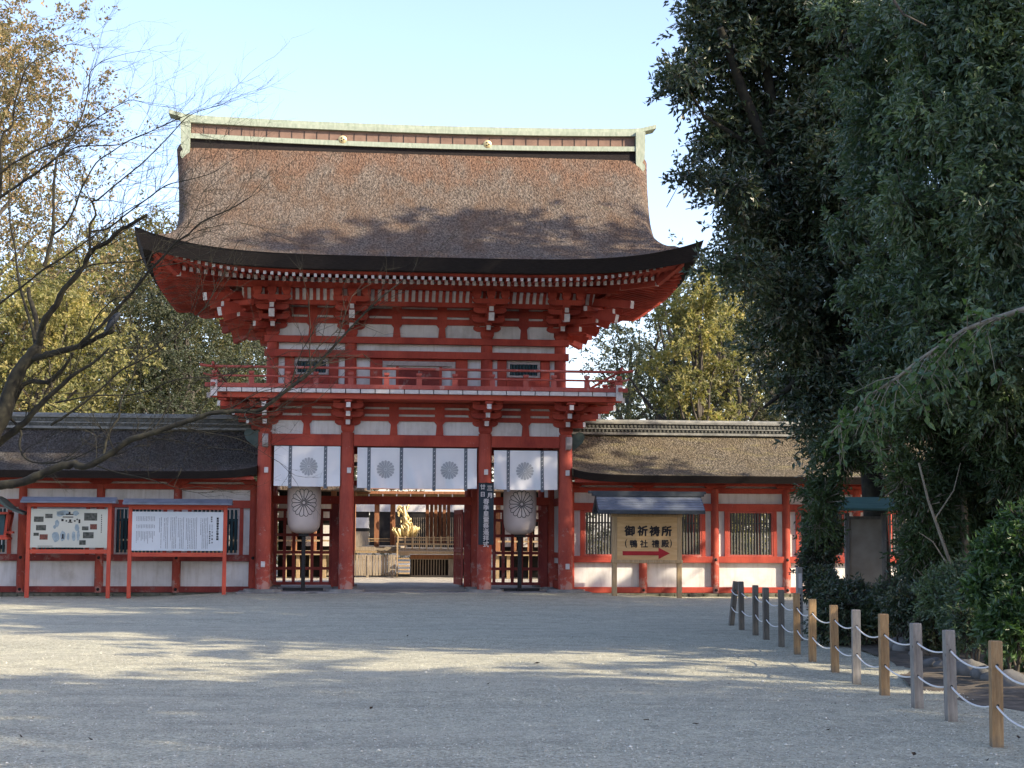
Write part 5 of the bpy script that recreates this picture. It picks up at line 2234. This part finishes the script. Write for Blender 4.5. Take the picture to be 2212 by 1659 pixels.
# big dark tree overhanging the gate's right roof corner
YA = 33.0
cl = [E(1600, 70, YA, 80, 85), E(1690, 60, YA, 120, 130), E(1830, 70, YA, 150, 160), E(1500, 165, YA, 52, 50), E(1470, 150, YA - 1, 30, 25), E(1600, 280, YA, 62, 66), E(1650, 300, YA + 1, 110, 130), E(1780, 320, YA, 140, 170),
      E(1500, 395, YA - 1, 44, 20), E(1575, 420, YA - 1, 45, 36), E(1640, 470, YA, 70, 80), E(1700, 520, YA + 1, 120, 120), E(1830, 560, YA, 120, 140), E(1600, 590, YA - 2, 60, 30), E(1540, 580, YA - 2, 34, 16),
      E(1680, 640, YA - 1, 70, 70), E(1700, 740, YA, 70, 66), E(1760, 700, YA + 1, 100, 110), E(1730, 840, YA, 66, 54), E(1800, 860, YA, 100, 90), E(1900, 760, YA, 110, 150), E(1780, 930, YA - 1, 46, 50), E(1480, 200, YA, 40, 30), E(1520, 60, YA, 45, 60), E(1600, -130, YA, 130, 110), E(1780, -180, YA, 150, 150), E(1700, -330, YA, 130, 110)]
paths = [(T([(1905, 1330), (1890, 1100), (1870, 850), (1850, 740), (1800, 620), (1740, 470), (1690, 340), (1660, 180), (1650, 20)], YA + .5, YA), (.26, .09)),
         (T([(1740, 470), (1660, 330), (1605, 200), (1572, 100), (1555, 60)], YA, YA - .8), (.14, .07)), (T([(1800, 620), (1700, 600), (1600, 560), (1540, 545)], YA, YA - 1), (.11, .03)),
         (T([(1850, 740), (1760, 790), (1690, 850), (1650, 880)], YA, YA - 1), (.10, .03)), (T([(1690, 340), (1600, 300), (1520, 250), (1480, 180)], YA, YA - .5), (.07, .02))]
bA = tuple(gnd(1905, 1330)) if False else (at(1905, 1330, YA).x, YA + .5, 0.0)
custom_tree('evergreen_oak', 'huge dark evergreen tree with a leaning trunk, overhanging the right corner of the gate roof', 'tree', bA, cl, 15000, 15, .55, .150, .060, 'leafdark', paths, 'barkmoss', 11, rmin=.42)

# lighter green tree filling the upper right corner, nearer the camera
YB_ = 23.5
cl = [E(1960, 60, YB_ + 2, 90, 110), E(2080, 80, YB_, 120, 140), E(2200, 80, YB_ - 1, 120, 150), E(1950, 260, YB_ + 2, 85, 100), E(2060, 270, YB_, 110, 120), E(2180, 300, YB_ - 1, 120, 150), E(1930, 420, YB_ + 2, 70, 90),
      E(2030, 450, YB_, 100, 110), E(2150, 500, YB_ - 1, 120, 140), E(1960, 590, YB_ + 2, 80, 70), E(2060, 640, YB_, 100, 110), E(2180, 700, YB_ - 1, 110, 140), E(1985, 740, YB_ + 2, 70, 60), E(2100, 830, YB_, 100, 90), E(1860, 180, YB_ + 3, 55, 30), E(1880, 350, YB_ + 3, 60, 34), E(1850, 500, YB_ + 3, 46, 26), E(1900, 640, YB_ + 3, 60, 30), E(1830, 30, YB_ + 3, 60, 40), E(1900, 760, YB_ + 2, 60, 36)]
paths = [(T([(2300, 1500), (2290, 1000), (2240, 600), (2180, 300), (2120, 0)], YB_, YB_), (.22, .10)), (T([(2240, 600), (2120, 500), (2020, 440), (1950, 400)], YB_, YB_ + 1.5), (.07, .02)),
         (T([(2200, 380), (2110, 270), (2020, 200), (1950, 130)], YB_, YB_ + 1), (.06, .02)), (T([(1930, 0), (1950, 30), (2000, 55)], YB_ - 2, YB_ - 2), (.02, .01))]
custom_tree('evergreen_tree', 'tall mid-green tree filling the upper right corner of the view', 'tree', (at(2300, 1500, YB_).x, YB_, 0), cl, 8500, 15, .46, .125, .050, 'leafmid', paths, 'bark', 12, rmin=.4, droop=.6)
# finer leaved tree in the right middle, behind the notice case branches
YC = 25.0
cl = [E(1900, 880, YC + 3, 80, 50), E(1985, 930, YC, 80, 80), E(1990, 1060, YC, 56, 80), E(2005, 1180, YC, 50, 70), E(2080, 940, YC, 90, 90), E(2180, 950, YC - 1, 90, 120), E(2120, 1080, YC + 1, 90, 80), E(1820, 975, YC + 4, 50, 36), E(1772, 1085, YC + 4, 26, 56)]
paths = [(T([(2090, 1400), (2085, 1180), (2078, 1050), (2060, 960), (2045, 880)], YC, YC), (.07, .05)), (T([(2110, 1400), (2088, 1180), (2070, 1000), (2050, 900), (2000, 820)], YC, YC), (.045, .03)),
         (T([(2110, 1400), (2080, 1290), (2040, 1180), (2005, 1080), (1985, 1000)], YC - 1, YC - 1), (.035, .014)), (T([(2060, 1240), (2015, 1170), (1985, 1150)], YC - 1, YC - 1), (.014, .006)), (T([(2080, 1290), (2020, 1270), (1980, 1230)], YC - 1, YC - 1), (.014, .005)),
         (T([(2020, 1120), (2060, 1060), (2075, 1000)], YC - 1, YC - 1), (.012, .005))]
custom_tree('slender_tree', 'slender pale-stemmed tree with fine green leaves beside the notice case', 'tree', (at(2090, 1400, YC).x, YC, 0), cl, 5600, 14, .36, .105, .036, 'leaffine', paths, 'barklight', 13, rmin=.3, droop=.7)
# shrubs
sh = [('low_shrub', 'dark round shrub below the notice case, behind the seventh and eighth posts', [E(1830, 1305, 26.5, 60, 40), E(1800, 1330, 26, 40, 34), E(1880, 1330, 26, 52, 36), E(1775, 1270, 27, 22, 30)], 'leafdark', 2300, 26.5, 1840, .085, .036),
      ('low_shrub', 'dark shrub right of the notice case, spreading over the edging rocks', [E(1970, 1325, 24.5, 58, 48), E(1945, 1310, 25, 40, 34), E(2010, 1350, 24, 46, 44)], 'leafdark', 2300, 24.5, 1965, .08, .034),
      ('sunlit_shrub', 'yellow-green shrub with its leaves catching the sun at the right edge', [E(2150, 1250, 19.5, 62, 62), E(2190, 1170, 19.5, 50, 60), E(2200, 1330, 19, 50, 50)], 'leafbroad', 2000, 19.5, 2170, .10, .042),
      ('tall_shrub', 'dark tangled shrub behind the near fence posts at the right edge', [E(2100, 1330, 21.5, 70, 66), E(2200, 1400, 20.5, 50, 55), E(2060, 1290, 23, 60, 70)], 'leafmid', 2300, 21.5, 2120, .08, .032),
      ('tall_shrub', 'leafy bush in front of the right corridor, left of the notice case', [E(1768, 1130, 30, 20, 50), E(1760, 1230, 30, 18, 56), E(1780, 1180, 33.5, 26, 60)], 'leafdark', 1500, 30, 1785, .09, .038),
      ('tall_shrub', 'dense bush filling the shade between the notice case and the slender tree', [E(2000, 1240, 28, 60, 90), E(2100, 1200, 27, 80, 90), E(2200, 1080, 26, 90, 110)], 'leafdark', 2600, 27, 2090, .10, .042)]
for i, (nm, lb, cl, mt, nsp, Y, bx, L, W) in enumerate(sh):
    c = at(bx, 1350, Y)
    base = (c.x, Y, 0.0)
    rngp = np.random.default_rng(50 + i)
    paths = []
    for (cc, r) in cl:
        for k in range(3):
            e = np.array(cc) + rngp.normal(size=3) * np.array(r) * .4
            paths.append((wiggle((base[0] + rngp.normal() * .12, Y + rngp.normal() * .12, 0), e, 4, .05, rngp), (.02, .008)))
    custom_tree(nm, lb, 'shrub', base, cl, nsp, 13, .24, L, W, mt, paths, 'bark', 60 + i, rmin=.3)
# branch of broad leaves reaching in from the right
YL = 15.5
stem = T([(2330, 640), (2212, 668), (2150, 688), (2085, 712), (2040, 742), (1990, 775), (1940, 815), (1885, 850), (1835, 895), (1795, 935)], YL - 1.5, YL + .6)
rng = np.random.default_rng(77)
base = (at(2420, 1600, 13).x, 13.2, 0)
root = empty('leaning_tree', base, 0, 'pale thin branch with broad green leaves reaching in from the right edge', 'tree')
b = MB()
b.tube([base, (base[0] + .05, 13.4, 1.6)] + stem, [.05, .045] + [.028 - .0022 * i for i in range(10)], 8)
lp, ld = [], []
sts = [np.array(p) for p in stem]
for i in range(2, 10):
    for k in range(9):
        p = sts[i - 1] + (sts[i] - sts[i - 1]) * rng.random()
        d = unit(np.array([rng.normal(-.2, .8), rng.normal(0, .7), rng.normal(-.5, .6)]))
        L = rng.uniform(.15, .50)
        pts = [p + d * L * t + np.array([0, 0, -.12 * t * t]) for t in (0, .5, 1)]
        b.tube(pts, [.006, .004, .002], 4)
        for j in range(8):
            t = rng.uniform(.2, 1.05)
            lp.append(p + d * L * t + np.array([0, 0, -.12 * t * t]))
            ld.append(unit(d * .5 + rng.normal(size=3) * .6 + np.array([0, 0, -.5])))
b.build('trunk', M['barklight'], root, base)
leaves('crown', np.array(lp), np.array(ld), .10, .058, M['leafbroad'], root, base, rng)

# ---- bare tree on the left, its limbs reaching over the view
limbs = [  # picture polyline, start/end radius in picture px, start/end depth
    ('trunk', [(-170, 1260), (-120, 1150), (-50, 1000), (0, 912), (22, 838), (58, 782), (84, 745)], 34, 16, 20.0, 20.0),
    ('limb', [(-90, 1085), (-20, 1052), (39, 1044), (78, 1031), (117, 1012), (156, 1002), (177, 1008), (208, 999), (247, 973), (281, 950), (325, 937), (378, 919), (417, 906), (456, 893), (505, 888), (555, 888), (585, 870), (629, 835), (662, 812), (700, 772), (727, 742), (760, 706), (790, 674), (820, 645), (870, 606)], 15, 1.6, 19.0, 17.5),
    ('limb', [(84, 745), (90, 715), (96, 694), (122, 657), (140, 622), (175, 584), (198, 543), (233, 522), (257, 499), (280, 487), (318, 463)], 12, 4.5, 20.0, 19.0),
    ('limb', [(70, 775), (100, 766), (131, 759), (175, 747), (210, 730), (247, 713)], 11, 6.5, 20.0, 19.5),
    ('limb', [(165, 750), (190, 728), (219, 703), (262, 657), (292, 625), (321, 587), (350, 557), (379, 525), (408, 505), (437, 479), (496, 452), (540, 426)], 6.5, 1.5, 19.6, 18.5),
    ('limb', [(158, 762), (145, 785), (125, 808), (102, 826), (58, 826), (35, 855), (17, 899), (-10, 950)], 4.5, 9, 19.8, 20.2),
    ('limb', [(-40, 985), (20, 940), (52, 914), (87, 875), (125, 840), (160, 808), (204, 782), (236, 752)], 13, 3, 20.2, 19.5),
    ('limb', [(79, 745), (79, 694), (67, 655), (61, 622)], 9, 6, 20.1, 20.4),
    ('limb', [(77, 747), (70, 709), (52, 651), (41, 607), (32, 534), (22, 480), (20, 417), (24, 330)], 6, 1.5, 20.0, 20.6),
    ('limb', [(195, 549), (194, 511), (195, 484), (207, 464), (200, 437), (213, 430), (240, 407), (277, 377), (310, 350), (360, 300), (400, 257), (430, 240), (477, 227)], 4.5, 1.0, 19.3, 18.8),
    ('limb', [(195, 500), (233, 493), (280, 457), (327, 423), (360, 400), (400, 390), (450, 377), (477, 363)], 3.2, .9, 19.4, 18.6),
    ('limb', [(96, 575), (114, 505), (115, 467), (117, 400), (123, 340), (133, 330), (153, 300), (173, 260), (187, 217), (193, 173), (197, 153), (220, 133), (247, 123)], 6, .9, 20.2, 20.8),
    ('limb', [(-30, 680), (0, 655), (60, 610), (96, 580), (130, 560), (195, 515), (250, 470), (300, 440)], 4, 1.2, 20.3, 19.4),
    ('limb', [(114, 507), (140, 487), (160, 453), (177, 407), (207, 353), (243, 327), (280, 303), (327, 283), (375, 262)], 4, .9, 20.0, 19.4),
    ('limb', [(-40, 455), (0, 427), (43, 397), (83, 370), (123, 340)], 5, 3.5, 20.8, 20.4),
    ('limb', [(123, 340), (167, 317), (207, 315), (253, 313), (283, 302), (320, 287), (360, 267), (400, 250)], 2.4, .8, 20.4, 20.0),
    ('limb', [(-40, 400), (0, 375), (33, 350), (83, 323), (127, 303), (160, 290), (200, 263), (233, 240), (277, 217), (300, 219)], 4.5, .8, 21.0, 20.6),
    ('limb', [(-10, 480), (2, 400), (3, 300), (27, 270), (30, 233), (43, 187), (60, 143), (100, 120), (143, 97), (170, 97)], 4.5, .8, 21.2, 21.0),
    ('limb', [(110, 918), (140, 899), (181, 870), (227, 832), (262, 800), (309, 776), (362, 741), (414, 692), (445, 660), (480, 600)], 4.5, 1.0, 19.4, 18.7),
    ('limb', [(222, 990), (228, 960), (240, 925), (257, 900), (262, 864), (285, 820), (297, 770), (298, 720)], 5, 1.2, 18.9, 19.2),
    ('limb', [(196, 745), (192, 720), (205, 690), (222, 668), (245, 648), (270, 642), (330, 650)], 3, .9, 19.6, 19.0),
    ('limb', [(150, 590), (200, 572), (250, 567), (300, 563), (350, 540), (385, 560)], 2.8, .9, 19.7, 19.0),
    ('limb', [(17, 899), (45, 930), (42, 965), (62, 995), (110, 1000), (160, 990), (210, 968), (280, 952)], 5, .9, 20.2, 19.0),
    ('limb', [(300, 945), (360, 950), (420, 958), (470, 968)], 2.2, .7, 18.8, 18.4),
    ('limb', [(200, 1003), (250, 1020), (300, 1030), (345, 1042), (400, 1060)], 2.6, .7, 18.9, 18.4),
    ('limb', [(120, 870), (200, 855), (300, 850), (380, 820), (450, 815), (520, 800), (600, 770)], 3, .8, 19.8, 18.6),
    ('limb', [(380, 918), (450, 935), (520, 950), (580, 985)], 2.0, .6, 18.3, 18.0),
]
base = (at(-170, 1260, 20).x - .1, 20.0, 0.0)
bare = empty('bare_tree', base, 0, 'leafless tree with dark mossy limbs spreading in from the left edge', 'tree')
rng = np.random.default_rng(5)


def twig_rec(b, p, d, L, r, depth, rng):
    n = 4
    pts = [p]
    dd = d.copy()
    for i in range(n):
        dd = unit(dd + rng.normal(size=3) * .16 + np.array([.04, 0, .05]))
        pts.append(pts[-1] + dd * L / n)
    b.tube(pts, [r * (1 - .17 * i) for i in range(n + 1)], 4 if depth > 0 else 3, 0, False)
    if depth <= 0:
        return
    for k in range(rng.integers(3, 6)):
        i = rng.integers(1, n + 1)
        side = rng.normal(size=3)
        side[1] *= .6
        nd = unit(dd * .9 + unit(side) * rng.uniform(.4, .95))
        twig_rec(b, pts[i], nd, L * rng.uniform(.35, .65), r * .55, depth - 1, rng)


for nm, pl_, r0, r1, Y0, Y1 in limbs:
    n = len(pl_)
    pts = []
    # resample with gentle irregularity
    W_ = [np.array(at(x, y, Y0 + (Y1 - Y0) * i / (n - 1))) for i, (x, y) in enumerate(pl_)]
    fine, fr = [], []
    for i in range(n - 1):
        a = W_[max(i - 1, 0)]
        p, q = W_[i], W_[i + 1]
        c = W_[min(i + 2, n - 1)]
        for t in (0, .25, .5, .75):
            # Catmull-Rom
            v = .5 * ((2 * p) + (-a + q) * t + (2 * a - 5 * p + 4 * q - c) * t * t + (-a + 3 * p - 3 * q + c) * t ** 3)
            f = (i + t) / (n - 1)
            rp_ = (r0 + (r1 - r0) * f ** .8) * (Y0 / FPX) * .5 * 1.45
            fine.append(v + rng.normal(size=3) * min(.012, rp_ * .12))
            fr.append(rp_ * rng.uniform(.90, 1.12))
    fine.append(W_[-1])
    fr.append(r1 * (Y1 / FPX) * .6)
    b = MB()
    if nm == 'trunk':
        fine = [np.array((base[0], base[1], -.1)), np.array((base[0] + .02, base[1], .6))] + fine
        fr = [fr[0] * 1.5, fr[0] * 1.15] + fr
    b.tube(fine, fr, 10 if r0 > 8 else 7)
    if nm != 'trunk' and not (pl_[-1] == (247, 713) or pl_[-1] == (61, 622)):
        L_all = sum(np.linalg.norm(W_[i + 1] - W_[i]) for i in range(n - 1))
        k = int(L_all * 5.0)
        for _ in range(k):
            i = int(len(fine) * rng.uniform(.28, .97))
            i = min(max(i, 1), len(fine) - 2)
            d = unit(fine[i + 1] - fine[i - 1])
            side = rng.normal(size=3)
            side[1] *= .5
            side[2] += .35
            nd = unit(d * .8 + unit(side) * rng.uniform(.35, .9))
            if nd[2] < -.3:
                nd[2] *= -.4
            LL = rng.uniform(.35, 1.0)
            twig_rec(b, fine[i], nd, LL, max(.0032, min(fr[i] * .45, .007)), 2, rng)
        twig_rec(b, fine[-1], unit(fine[-1] - fine[-3]), .6, .0035, 2, rng)
    b.build('trunk' if nm == 'trunk' else 'limb', M['barkmoss'], bare, base)

# the crow on the sawn limb
pb = at(247, 701, 19.45)
crow = empty('bird', pb, 0, 'small dark bird perched on the sawn end of a bare limb', 'bird')
b = MB()
M['bird'] = mat_simple('dark_blue_plumage', (.010, .014, .022), (.025, .032, .045), 20, .6, bs=0)
pts = [(-.125, 0, -.115), (-.10, 0, -.07), (-.07, 0, -.02), (-.04, 0, .025), (-.01, 0, .06), (.02, 0, .092), (.04, 0, .115), (.06, 0, .125), (.075, 0, .125)]
b.tube(pts, [.006, .014, .028, .046, .052, .042, .030, .026, .012], 12)
b.build('body', M['bird'], crow)
b = MB()
b.cyl((.07, 0, .127), (.105, 0, .124), .007, .001, 8)
b.build('beak', M['ink'], crow)
for s in (-1, 1):
    b = MB()
    b.tube([(.0, s * .034, .05), (-.03, s * .042, .02), (-.08, s * .025, -.05), (-.12, s * .01, -.10)], [.022, .026, .016, .003], 8)
    b.build('wing', M['bird'], crow)
    b = MB()
    b.cyl((-.01, s * .015, .02), (0, s * .015, -.05), .004, n=6)
    b.build('leg', M['ink'], crow)

# ---- tall wood on the right, outside the frame: it shades the gravel and the foot of the gate
sh1 = grown_tree(41, 24, 6.0, .16, 'leafdark', 17500, .42, .24, 'tall dark evergreen of the wood right of the gravel, nearest the gate', loc=(19.5, 33.0, 0), lobes=26, gap=1.1, group='tall trees of the wood on the right', per=10)
SHADE = [(26.0, 27.0, 29, 1.15), (15.5, 22.0, 16, .95), (21.9, 19.2, 21, 1.0), (15.0, 5.0, 12.5, .62), (17.5, 8.0, 15, .85), (25.0, 3.0, 21, 1.1), (34.0, 22.0, 24, 1.2), (12.5, 27.5, 11, .7)]
WL = ['between the light green tree and the gate', 'behind the upper right foliage', 'beside the near fence', 'close to the near fence posts', 'nearest the camera on the right', 'deep in the wood on the right', 'farthest right in the wood', 'behind the slender tree']
for i, (x, y, h, s) in enumerate(SHADE):
    copy_tree(sh1, (x, y, 0), i * 1.7, (s, s, h / 24), 'tall dark evergreen of the right wood, ' + WL[i])
